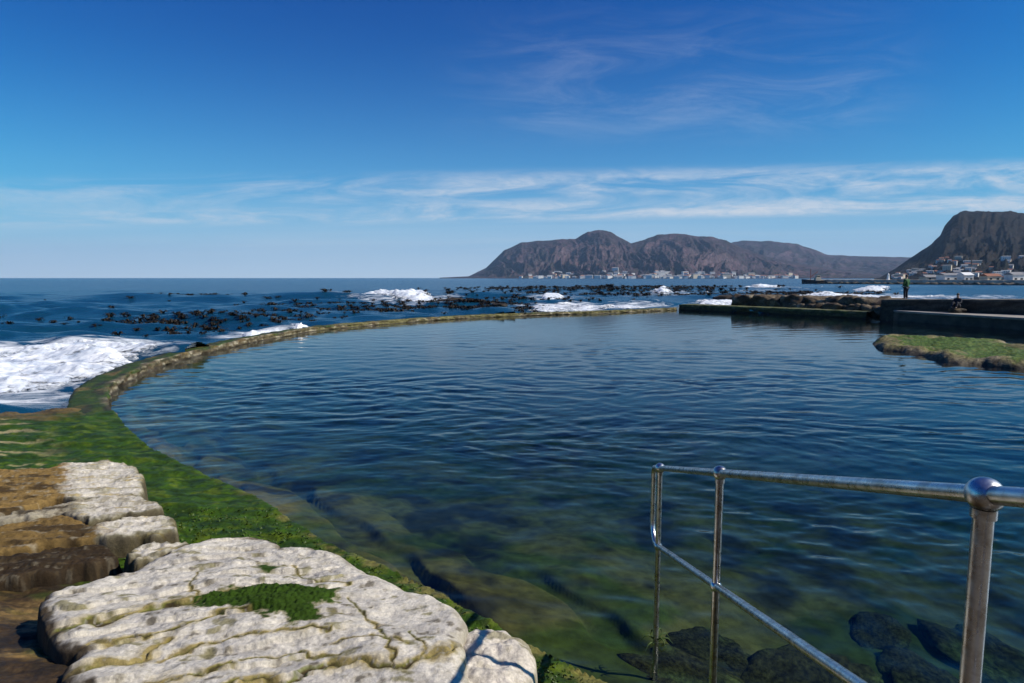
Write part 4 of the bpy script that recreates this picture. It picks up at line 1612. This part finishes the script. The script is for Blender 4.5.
foam_px([(770, 296.2), (840, 295.2), (900, 296), (960, 296.3), (955, 298), (860, 298.5), (775, 298.5)], 0.35, 1409, 0.2, 'white line of wash behind the boulder breakwater', freq=0.5, thr=0.3)
foam_px([(236, 335), (255, 333), (266, 335), (262, 338), (240, 338)], 0.35, 1410, 0.06, 'little white splash on the bend of the curved sea wall', freq=1.5)
foam_px([(285, 331), (300, 329.5), (318, 328.5), (320, 331), (296, 333)], 0.3, 1411, 0.06, 'thin white splash farther along the curved sea wall', freq=1.5)


# ------------------------------------------------------------------ dark reef and floating kelp
rk = [boulder_mesh('reef_rock', 1.3, 1.0, 0.55, 1500 + i * 3, dark_rock, sub=3) for i in range(3)]
rp = [(446, 302, .62), (456, 301.5, .8), (466, 302.5, .7), (478, 304, .55), (488, 305, .6), (436, 304, .45), (500, 306, .5), (727, 300, 1.0), (739, 300.5, 0.9), (131, 357, 0.40)]
for i, (px, py, s) in enumerate(rp):
    o = rk[i] if i < 3 else rk[i % 3].copy()
    if i >= 3:
        COL.objects.link(o)
    p = at_z(px, py, 0)
    o.location = (p[0], p[1], 0.0)
    o.scale = (s * 1.3, s, s * 1.05)
    o.rotation_euler = (0, 0, rnd.uniform(-.5, .5))
    if i == 9:
        tag(o, 'rusty brown rock washed by foam beside the curved sea wall', 'rock')
    elif i in (7, 8):
        tag(o, 'dark rock in the wash left of the boulder breakwater', 'rock', 'dark rocks left of the boulder breakwater')
    else:
        tag(o, 'dark wet rock of the reef beyond the curved sea wall', 'rock', 'dark reef rocks beyond the curved sea wall')


def kelp_mesh(name, seed, n=9):
    r = random.Random(seed)
    bm = bmesh.new()
    for i in range(n):
        an = r.uniform(0, 6.283)
        L = r.uniform(0.45, 0.95)
        w = r.uniform(0.07, 0.15)
        x0, y0 = r.uniform(-.22, .22), r.uniform(-.18, .18)
        rise = r.uniform(0.12, 0.42)
        pr = None
        for k in range(6):
            t = k / 5
            rr = L * t
            z = -0.1 + (rise + 0.1) * math.sin(min(1, t * 1.25) * math.pi * 0.85) * 1.1 + (0.06 * t)
            c = Vector((x0 + math.cos(an) * rr, y0 + math.sin(an) * rr, z))
            sv = Vector((-math.sin(an), math.cos(an), r.uniform(-.4, .4))) * w * (1 - 0.7 * t) * (0.5 + min(1, t * 3) * 0.5)
            a, b_ = bm.verts.new(c - sv), bm.verts.new(c + sv)
            if pr:
                bm.faces.new((pr[0], pr[1], b_, a))
            pr = (a, b_)
    me = bpy.data.meshes.new(name)
    bm.to_mesh(me)
    bm.free()
    me.materials.append(M['weed'])
    return me


kms = [kelp_mesh('kelp', 100 + i, 10) for i in range(6)]
clusters = [(155, 319, 16, 2.5, 22), (190, 321, 30, 2.2, 34), (225, 321, 26, 2.6, 36), (172, 329, 8, 4, 12), (240, 319, 30, 3, 20), (275, 314, 20, 2, 22), (296, 317, 12, 3, 14), (60, 320, 45, 5, 14), (105, 322, 20, 3, 10),
            (330, 308, 20, 3, 16), (345, 311, 25, 2, 18), (385, 308, 24, 3, 14), (420, 308, 20, 2, 14), (450, 309, 30, 1.6, 26), (490, 309, 20, 1.6, 18), (130, 330, 45, 4, 8), (208, 334, 30, 3, 5), (20, 325, 15, 6, 4), (520, 303, 14, 2, 10), (320, 318, 18, 3, 10)]
cnt_k = 0
for cx, cy, sx, sy, n in clusters:
    for i in range(int(n * (1.15 if cy > 312 else 0.35))):
        px, py = rnd.gauss(cx, sx * 1.25), rnd.gauss(cy, sy * 1.2)
        if py < 300 or cnt_k >= 298:
            continue
        p = at_z(px, py, 0)
        if float(sdf(np.array([p[0]]), np.array([p[1]]), POOL)[0]) > -1.6:
            continue
        o = bpy.data.objects.new('kelp_tuft', kms[rnd.randrange(6)])
        COL.objects.link(o)
        zz = float(sea_height(np.array([p[0]]), np.array([p[1]]), np.array([0.5]))[0])
        o.location = (p[0], p[1], zz)
        s = rnd.uniform(0.28, 0.68)
        o.scale = (s * 1.1, s, s * rnd.uniform(0.7, 1.15))
        o.rotation_euler = (0, 0, rnd.uniform(0, 6.28))
        tag(o, 'dark brown kelp tuft floating on the sea beyond the curved wall', 'kelp', 'kelp tufts floating on the sea beyond the curved wall')
        cnt_k += 1
print('kelp tufts', cnt_k)


def kelp_bed():
    Vs, Fs, off = [], [], 0
    data = []
    for me in kms:
        v = np.array([v_.co for v_ in me.vertices])
        f = np.array([list(p_.vertices) for p_ in me.polygons])
        data.append((v, f))
    r = np.random.RandomState(5)
    bands = [(600, 290.3, 60, 0.6, 330), (520, 289.5, 30, 0.6, 100), (690, 290.8, 30, 0.7, 120), (560, 294.5, 60, 0.9, 70), (480, 296, 40, 1.6, 60), (650, 295.5, 50, 0.8, 90), (780, 293.5, 30, 0.8, 120), (300, 300, 90, 2.5, 40),
             (190, 296.5, 25, 0.7, 60), (420, 300, 50, 2, 40), (560, 301, 30, 1.0, 40), (470, 303.5, 26, 1.5, 230), (350, 305, 60, 2, 40), (820, 294, 30, 0.8, 70), (740, 297, 30, 1, 50), (370, 308.5, 60, 1.5, 110), (470, 309, 40, 1.2, 90)]
    for cx, cy, sx, sy, n in bands:
        for i in range(n):
            px, py = r.normal(cx, sx), r.normal(cy, sy)
            if py < 286:
                continue
            p = at_z(px, py, 0)
            if float(sdf(np.array([p[0]]), np.array([p[1]]), POOL)[0]) > -3 or (p[0] > 15 and p[1] < 49):
                continue
            v, f = data[r.randint(6)]
            a = r.rand() * 6.28
            s = r.uniform(0.45, 0.9) * min(1.35, max(0.9, p[1] / 90))
            R = np.array([[math.cos(a), -math.sin(a), 0], [math.sin(a), math.cos(a), 0], [0, 0, 1]])
            zz = float(sea_height(np.array([p[0]]), np.array([p[1]]), np.array([1.0]))[0])
            Vs.append((v * s * np.array([1.5, 1, 0.9])) @ R.T + np.array([p[0], p[1], zz]))
            Fs.append(f + off)
            off += len(v)
    o = mesh_np('kelp_bed', np.concatenate(Vs), np.concatenate(Fs), M['weed'], smooth=False)
    tag(o, 'dark far beds of kelp breaking the surface of the sea', 'kelp bed', kind='stuff')


kelp_bed()


# ------------------------------------------------------------------ short algae on the shelf and in the rock's hollow
def algae_tufts():
    r = np.random.RandomState(9)
    n = 26000
    a = r.uniform(-1.02, 0.25, n)
    Y = 1.0 / r.uniform(1 / 7.0, 1 / 3.4, n)
    X = a * Y
    Z, d, nn = shelf_fn(X, Y)
    s3 = fbm(X * 1.2, Y * 4.0, 79, 5)
    s1 = fbm(X * 0.7, Y * 2.2, 71, 6)
    s2 = fbm(X * 3.0, Y * 5.0, 75, 5)
    alg = sstep(2.3, 1.5, d + 0.5 * s3)
    alg = np.maximum(alg, sstep(7.3, 7.9, Y + 0.5 * s1))
    bare = sstep(0.15, 0.4, s3) * sstep(0.9, 1.8, d) * sstep(7.0, 8.0, Y)
    ok = (alg > 0.6) & (d > 0.06) & (bare < 0.3) & (Z > 0.2) & (r.rand(n) < 0.35 + 0.65 * sstep(-0.2, 0.4, s2))
    X, Y, Z = X[ok], Y[ok], Z[ok]
    k = len(X)
    L = r.uniform(0.012, 0.035, k) * (0.6 + Y * 0.08)
    an = r.uniform(0, 6.283, k)
    w = L * r.uniform(0.2, 0.45, k)
    lean = r.uniform(0.4, 1.2, k)
    base = np.stack([X, Y, Z - 0.004], -1)
    side = np.stack([-np.sin(an) * w, np.cos(an) * w, 0 * w], -1)
    tip = base + np.stack([np.cos(an) * L * lean, np.sin(an) * L * lean, L * 0.7], -1)
    mid = base + (tip - base) * 0.5 + np.stack([0 * L, 0 * L, L * 0.25], -1)
    V = np.stack([base - side, base + side, mid + side * 0.8, tip, mid - side * 0.8], 1).reshape(-1, 3)
    F = (np.arange(k)[:, None] * 5 + np.array([[0, 1, 2, 3, 4]]))
    o = mesh_np('algae', V, F, M['algae'], smooth=False)
    tag(o, 'short dark green algae growing over the pool ledge', 'algae', kind='stuff')


algae_tufts()

# ------------------------------------------------------------------ handrail
VPX, VPY = 530.0, 457.5
D_L = 5.0
D_M, D_R = D_L * 130 / 190, D_L * 130 / 455
P_L, P_M, P_R = Vector(at_d(660, 468, D_L)), Vector(at_d(720, 473, D_M)), Vector(at_d(985, 494.5, D_R))
rdir = (P_L - P_R).normalized()
DROP = 0.655
TR, BR = 0.0215, 0.0405
hr = empty('handrail', (P_R.x, P_R.y, 1.35))
tag(hr, 'polished steel handrail with ball joints leading down into the pool', 'handrail')


def hobj(name, bm, smooth=True):
    for v in bm.verts:
        v.co -= Vector(hr.location)
    return bm_obj(name, bm, M['steel'], hr, smooth)


def on_rail(P, drop=0.0):
    return P - Vector((0, 0, drop))


START = P_R - rdir * 1.15
bm = bmesh.new()
add_tube(bm, [START, P_R, P_M, P_L], TR, 24)
hobj('top_rail', bm)
bm = bmesh.new()
add_tube(bm, [on_rail(START, DROP), on_rail(P_R, DROP), on_rail(P_M, DROP), on_rail(P_L, DROP)], TR, 24)
hobj('lower_rail', bm)
# end loop: on past the last post, down and back
ext = 0.25
p0 = P_L + rdir * 0.03
p1 = P_L + rdir * ext
p2 = on_rail(P_L, DROP) + rdir * ext
p3 = on_rail(P_L, DROP) + rdir * 0.03


def fillet(a, c, b_, r, n=7):
    u, w = (a - c).normalized(), (b_ - c).normalized()
    th = math.acos(max(-1, min(1, u.dot(w))))
    t = r / math.tan(th / 2)
    A, B = c + u * t, c + w * t
    bis = (u + w).normalized()
    O = c + bis * (r / math.sin(th / 2))
    out = []
    for i in range(n + 1):
        s = i / n
        v = (A - O).lerp(B - O, s).normalized() * r
        out.append(O + v)
    return out


bm = bmesh.new()
add_tube(bm, [p0] + fillet(p0, p1, p2, 0.07) + fillet(p1, p2, p3, 0.15) + [p3], TR, 20)
hobj('end_loop', bm)
for P, zb in ((P_L, -0.45), (P_M, 0.12), (P_R, 1.36)):
    bm = bmesh.new()
    add_tube(bm, [(P.x, P.y, zb), P], TR, 24)
    post = hobj('post', bm)
    bm = bmesh.new()
    bmesh.ops.create_uvsphere(bm, u_segments=28, v_segments=18, radius=BR, matrix=Matrix.Translation(P))
    hobj('ball_joint', bm)
    bm = bmesh.new()
    Q = on_rail(P, DROP)
    bmesh.ops.create_uvsphere(bm, u_segments=24, v_segments=14, radius=BR * 0.82, matrix=Matrix.Translation(Q))
    hobj('ball_joint', bm)
    bm = bmesh.new()
    add_tube(bm, [(P.x, P.y, zb), (P.x, P.y, zb + 0.012)], 0.06, 20)
    hobj('base_flange', bm)
    bm = bmesh.new()
    add_tube(bm, [P - Vector((0, 0, BR * 0.8)), P - Vector((0, 0, BR * 1.35))], 0.0265, 24)
    hobj('collar', bm)


# steps down into the pool under the rail
def steps():
    bm = bmesh.new()
    ys = [1.45, 1.95, 2.45, 2.95, 3.45, 3.95, 4.45, 5.4]
    zs = [1.05, 0.72, 0.42, 0.12, -0.16, -0.36, -0.52]
    for i, z in enumerate(zs):
        add_box(bm, 0.75, 2.6, ys[i], ys[i + 1] - 0.004, -1.4, z)
    bmesh.ops.bevel(bm, geom=[e for e in bm.edges], offset=0.015, segments=2, affect='EDGES')
    o = bm_obj('steps', bm, mat_plain('weedy_concrete', (0.010, 0.012, 0.006), (0.045, 0.05, 0.018), 3, 0.95, (20, 0.6, 0.03), spec=0.1))
    tag(o, 'dark concrete steps leading down into the pool under the handrail', 'steps')


steps()
o = rough_box('quay', 0.64, 36, -9, 1.3, -1.5, 1.35, M['concrete'], 1600, 0.03, 0.6)
tag(o, 'concrete quay at the near side of the pool', 'quay')


def backdrop_bank():  # unseen bank added behind the camera to darken reflections in the steel
    xs, ts = np.linspace(-60, 60, 160), np.linspace(0, 1, 40)
    T, X = np.meshgrid(ts, xs, indexing='ij')
    Y = -7.0 - 16 * T + 0.5 * fbm(X * 0.3, T * 5, 2001, 4)
    Z = 0.6 + 9.5 * sstep(0, 0.8, T) + 0.5 * fbm(X * 0.4, T * 6, 2002, 5)
    n_ = fbm(X * 0.5, T * 8, 2003, 5)
    c = mixa(np.ones(X.shape + (3,)) * np.array([0.10, 0.085, 0.06]), np.array([0.03, 0.04, 0.015]), sstep(-0.2, 0.4, n_))
    F = grid_faces(*X.shape)[:, ::-1]
    tag(mesh_np('backdrop_bank', np.stack([X, Y, Z], -1).reshape(-1, 3), F, M['wall'], c.reshape(-1, 3)), kind='structure')


backdrop_bank()


o = rough_box('quay_path', -40, 0.72, -9, 1.10, -1.5, 1.31, M['concrete'], 1610, 0.03, 0.8)  # unseen ground around and behind the camera, added for the posts to reflect
tag(o, kind='structure')


o = rough_box('quay_side', 34.1, 90, 1.5, 23.9, -1.5, 1.2, M['concrete'], 1620, 0.03, 0.8)
tag(o, kind='structure')


# weed covered stones under the water at the foot of the steps
def weed_rock(P, n):
    c = np.ones((len(P), 3)) * np.array([0.034, 0.032, 0.010])
    c = mixa(c, np.array([0.05, 0.06, 0.015]), sstep(0.0, 0.5, n))
    return c


wr = [boulder_mesh('sunken_stone', 0.42, 0.36, 0.22, 1700 + i * 5, weed_rock, 'sunken', 4) for i in range(3)]
wpos = [(690, 668, -0.3, 0.8), (740, 672, -0.3, 0.9), (800, 664, -0.35, 0.95), (840, 672, -0.35, 0.8), (715, 640, -0.45, 0.6), (655, 690, -0.3, 0.6), (990, 650, -0.7, 0.9), (930, 665, -0.5, 0.7), (880, 625, -0.7, 0.6)]
for i, (px, py, z, s) in enumerate(wpos):
    o = wr[i] if i < 3 else wr[i % 3].copy()
    if i >= 3:
        COL.objects.link(o)
    p = at_z(px, py, z)
    zb = float(bed_height(np.array([p[0]]), np.array([p[1]]))[0][0])
    o.location = (p[0], p[1], min(zb, -0.42) - 0.02)
    o.scale = (s * 1.5, s * 1.2, s * 0.75)
    o.rotation_euler = (0, 0, rnd.uniform(0, 6.28))
    tag(o, 'dark weed covered stone lying under the pool water', 'stone', 'weed covered stones lying under the pool water')


# seaweed caught on the last post
def strands():
    bm = bmesh.new()
    r = random.Random(3)
    base = Vector((P_L.x, P_L.y, 0.0))
    for i in range(9):
        an = r.uniform(0, 6.28)
        L = r.uniform(0.08, 0.2)
        c0 = Vector((math.cos(an) * 0.022, math.sin(an) * 0.022, r.uniform(-0.03, 0.05)))
        pts = [c0 + Vector((math.cos(an) * L * t * 0.7, math.sin(an) * L * t * 0.7, 0.05 * math.sin(t * 3) - 0.03 * t)) for t in (0, .33, .66, 1)]
        add_tube(bm, pts, [0.006, 0.007, 0.005, 0.002], 6)
    o = bm_obj('seaweed', bm, M['algae'], None, True)
    o.location = base
    tag(o, 'small tuft of seaweed clinging to the last handrail post at the waterline', 'seaweed')


strands()


# ------------------------------------------------------------------ people
M['skin'] = simple_mat('skin', (0.45, 0.27, 0.19), 0.6)
M['hair'] = simple_mat('brown_hair', (0.05, 0.03, 0.018), 0.6)
M['green_cloth'] = simple_mat('green_jacket_cloth', (0.028, 0.095, 0.03), 0.85, scale=8)
M['dark_cloth'] = simple_mat('dark_trouser_cloth', (0.012, 0.014, 0.025), 0.85, scale=8)
M['pink_cloth'] = simple_mat('pink_cloth', (0.55, 0.28, 0.24), 0.85, scale=8)
M['shoe'] = simple_mat('dark_shoe', (0.02, 0.018, 0.016), 0.6)


def skin_mesh(name, verts, edges, radii, mat, parent, root=0, sub=2):
    me = bpy.data.meshes.new(name + '_cage')
    me.from_pydata([tuple(v) for v in verts], edges, [])
    ob = bpy.data.objects.new(name, me)
    COL.objects.link(ob)
    ob.modifiers.new('s', 'SKIN')
    for i, r in enumerate(radii):
        sv = me.skin_vertices[0].data[i]
        sv.radius = (r, r) if not isinstance(r, tuple) else r
        sv.use_root = (i == root)
    md = ob.modifiers.new('d', 'SUBSURF')
    md.levels = sub
    md.render_levels = sub
    dg = bpy.context.evaluated_depsgraph_get()
    m2 = bpy.data.meshes.new_from_object(ob.evaluated_get(dg))
    ob.modifiers.clear()
    ob.data = m2
    bpy.data.meshes.remove(me)
    m2.name = name
    m2.materials.clear()
    m2.materials.append(mat)
    for p in m2.polygons:
        p.use_smooth = True
    ob.parent = parent
    return ob


def head_parts(e, hx, hy, hz, face=(0, 1)):
    """head with nose and ears is part of the body mesh; here the hair"""
    bm = bmesh.new()
    bmesh.ops.create_uvsphere(bm, u_segments=16, v_segments=12, radius=1)
    for v in bm.verts:
        v.co = Vector((hx + v.co.x * 0.088, hy + v.co.y * 0.105 - face[1] * 0.018, hz + 0.035 + max(-0.35, v.co.z) * 0.105))
    bm_obj('hair', bm, M['hair'], e, True)


def standing_person(loc, rz):
    e = empty('person', loc, rz)
    # body: pelvis 0, spine, neck, head, arms, legs
    V = [(0, 0, .95), (0, 0, 1.15), (0, .0, 1.38), (0, 0.01, 1.50), (0, 0.03, 1.60), (0, 0.035, 1.70),
         (-.17, 0, 1.42), (-.24, -.02, 1.16), (-.19, .12, .98), (-.16, .18, .95), (.17, 0, 1.42), (.24, -.02, 1.16), (.20, .10, .96), (.17, .17, .92),
         (-.09, 0, .88), (-.10, .02, .50), (-.11, -.01, .09), (-.12, .12, .04), (.09, 0, .88), (.10, .03, .50), (.12, 0, .09), (.14, .13, .04)]
    E = [(0, 1), (1, 2), (2, 3), (3, 4), (4, 5), (2, 6), (6, 7), (7, 8), (8, 9), (2, 10), (10, 11), (11, 12), (12, 13), (0, 14), (14, 15), (15, 16), (16, 17), (0, 18), (18, 19), (19, 20), (20, 21)]
    R = [.12, .115, .12, .055, .085, .07, .055, .042, .034, .03, .055, .042, .034, .03, .075, .055, .038, .03, .075, .055, .038, .03]
    skin_mesh('body', V, E, R, M['skin'], e)
    for s in (-1, 1):
        bm = bmesh.new()
        hx, hy, hz = (-.16, .18, .95) if s < 0 else (.17, .17, .92)
        for f in range(4):
            off = (f - 1.5) * 0.019
            add_tube(bm, [(hx + off, hy + .02, hz), (hx + off, hy + .07, hz - .015), (hx + off, hy + .10 - .006 * abs(f - 1), hz - .045)], [.0095, .009, .006], 6)
        add_tube(bm, [(hx - s * .03, hy, hz), (hx - s * .055, hy + .04, hz - .01), (hx - s * .05, hy + .07, hz - .03)], [.011, .010, .007], 6)
        bm_obj('hand', bm, M['skin'], e, True)
    JV = [(0, 0, .90), (0, 0, 1.05), (0, 0, 1.25), (0, .0, 1.40), (0, 0.005, 1.49), (-.175, 0, 1.42), (-.245, -.02, 1.16), (-.195, .105, .99), (.175, 0, 1.42), (.245, -.02, 1.16), (.205, .085, .97)]
    JE = [(0, 1), (1, 2), (2, 3), (3, 4), (3, 5), (5, 6), (6, 7), (3, 8), (8, 9), (9, 10)]
    skin_mesh('jacket', JV, JE, [.175, .165, .165, .15, .08, .085, .066, .055, .085, .066, .055], M['green_cloth'], e)
    TV = [(0, 0, .93), (-.095, 0, .84), (-.105, .02, .50), (-.115, -.01, .10), (.095, 0, .84), (.105, .03, .50), (.12, 0, .10)]
    TE = [(0, 1), (1, 2), (2, 3), (0, 4), (4, 5), (5, 6)]
    skin_mesh('trousers', TV, TE, [.15, .11, .082, .07, .11, .082, .07], M['dark_cloth'], e)
    for sx, yy in ((-.12, 0), (.13, 0)):
        skin_mesh('shoe', [(sx, -.04, .05), (sx, .06, .05), (sx * 1.1, .17, .035)], [(0, 1), (1, 2)], [.052, .05, .036], M['shoe'], e, sub=1)
    head_parts(e, 0, 0.035, 1.67)
    return e


pp = at_Y(905.5, 298.8, 45.3)
per = standing_person((pp[0], 45.3, 1.42), math.radians(18))
tag(per, 'person in green jacket and dark trousers standing on top of the sea wall', 'person')


def seated_person(loc, rz):
    e = empty('person', loc, rz)
    V = [(0, 0, .16), (0, -.02, .38), (0, .0, .60), (0, .03, .71), (0, .06, .81), (0, .075, .90), (-.16, .02, .62), (-.22, .12, .38), (-.12, .34, .36), (.16, .02, .62), (.22, .12, .38), (.12, .34, .36),
         (-.10, .10, .15), (-.13, .42, .40), (-.13, .60, .06), (-.14, .72, .04), (.10, .10, .15), (.13, .42, .40), (.13, .60, .06), (.14, .72, .04)]
    E = [(0, 1), (1, 2), (2, 3), (3, 4), (4, 5), (2, 6), (6, 7), (7, 8), (2, 9), (9, 10), (10, 11), (0, 12), (12, 13), (13, 14), (14, 15), (0, 16), (16, 17), (17, 18), (18, 19)]
    R = [.13, .12, .12, .055, .085, .07, .055, .042, .032, .055, .042, .032, .08, .058, .04, .03, .08, .058, .04, .03]
    skin_mesh('body', V, E, R, M['skin'], e)
    for s in (-1, 1):
        bm = bmesh.new()
        hx, hy, hz = s * .12, .34, .36
        for f in range(4):
            off = (f - 1.5) * 0.019
            add_tube(bm, [(hx + off, hy + .01, hz), (hx + off, hy + .06, hz + .01), (hx + off, hy + .09 - .006 * abs(f - 1), hz - .02)], [.0095, .009, .006], 6)
        add_tube(bm, [(hx - s * .03, hy, hz), (hx - s * .055, hy + .04, hz), (hx - s * .05, hy + .07, hz - .02)], [.011, .010, .007], 6)
        bm_obj('hand', bm, M['skin'], e, True)
    skin_mesh('jacket', [(0, 0, .18), (0, -.02, .40), (0, 0, .60), (0, .02, .70), (-.165, .02, .62), (-.225, .12, .39), (-.14, .30, .365), (.165, .02, .62), (.225, .12, .39), (.14, .30, .365)],
              [(0, 1), (1, 2), (2, 3), (2, 4), (4, 5), (5, 6), (2, 7), (7, 8), (8, 9)], [.17, .165, .155, .075, .08, .064, .052, .08, .064, .052], M['dark_cloth'], e)
    skin_mesh('trousers', [(0, 0, .16), (-.10, .10, .16), (-.13, .42, .41), (-.13, .59, .10), (.10, .10, .16), (.13, .42, .41), (.13, .59, .10)],
              [(0, 1), (1, 2), (2, 3), (0, 4), (4, 5), (5, 6)], [.16, .115, .085, .07, .115, .085, .07], M['dark_cloth'], e)
    for sx in (-.13, .13):
        skin_mesh('shoe', [(sx, .56, .05), (sx, .66, .05), (sx * 1.05, .76, .035)], [(0, 1), (1, 2)], [.05, .048, .034], M['shoe'], e, sub=1)
    head_parts(e, 0, 0.07, .875)
    return e


p = at_Y(958, 300, 41.0)
stone = boulder_mesh('seat_stone', 0.45, 0.4, 0.22, 1900, dark_rock, sub=3)
stone.location = (p[0], 41.0, 0.80)
tag(stone, 'flat dark stone on the walkway under the seated person', 'stone')
per2 = seated_person((p[0], 41.0, 0.99), math.radians(180 - 55))
tag(per2, 'person in dark clothes sitting with back against the tall sea wall', 'person')


# ------------------------------------------------------------------ haze
def haze():
    bm = bmesh.new()
    add_box(bm, -34000, 34000, -600, 9800, -6.5, 460)
    m = bpy.data.materials.new('haze')
    m.use_nodes = True
    nt = m.node_tree
    nt.nodes.clear()
    out = N(nt, 'ShaderNodeOutputMaterial')
    pv = N(nt, 'ShaderNodeVolumePrincipled')
    pv.inputs['Color'].default_value = (0.42, 0.66, 0.98, 1)
    pv.inputs['Density'].default_value = 6e-5
    pv.inputs['Anisotropy'].default_value = 0.0
    nt.links.new(pv.outputs[0], out.inputs['Volume'])
    o = bm_obj('haze', bm, m)
    tag(o, 'thin blue sea haze in the air', 'haze', kind='stuff')


haze()
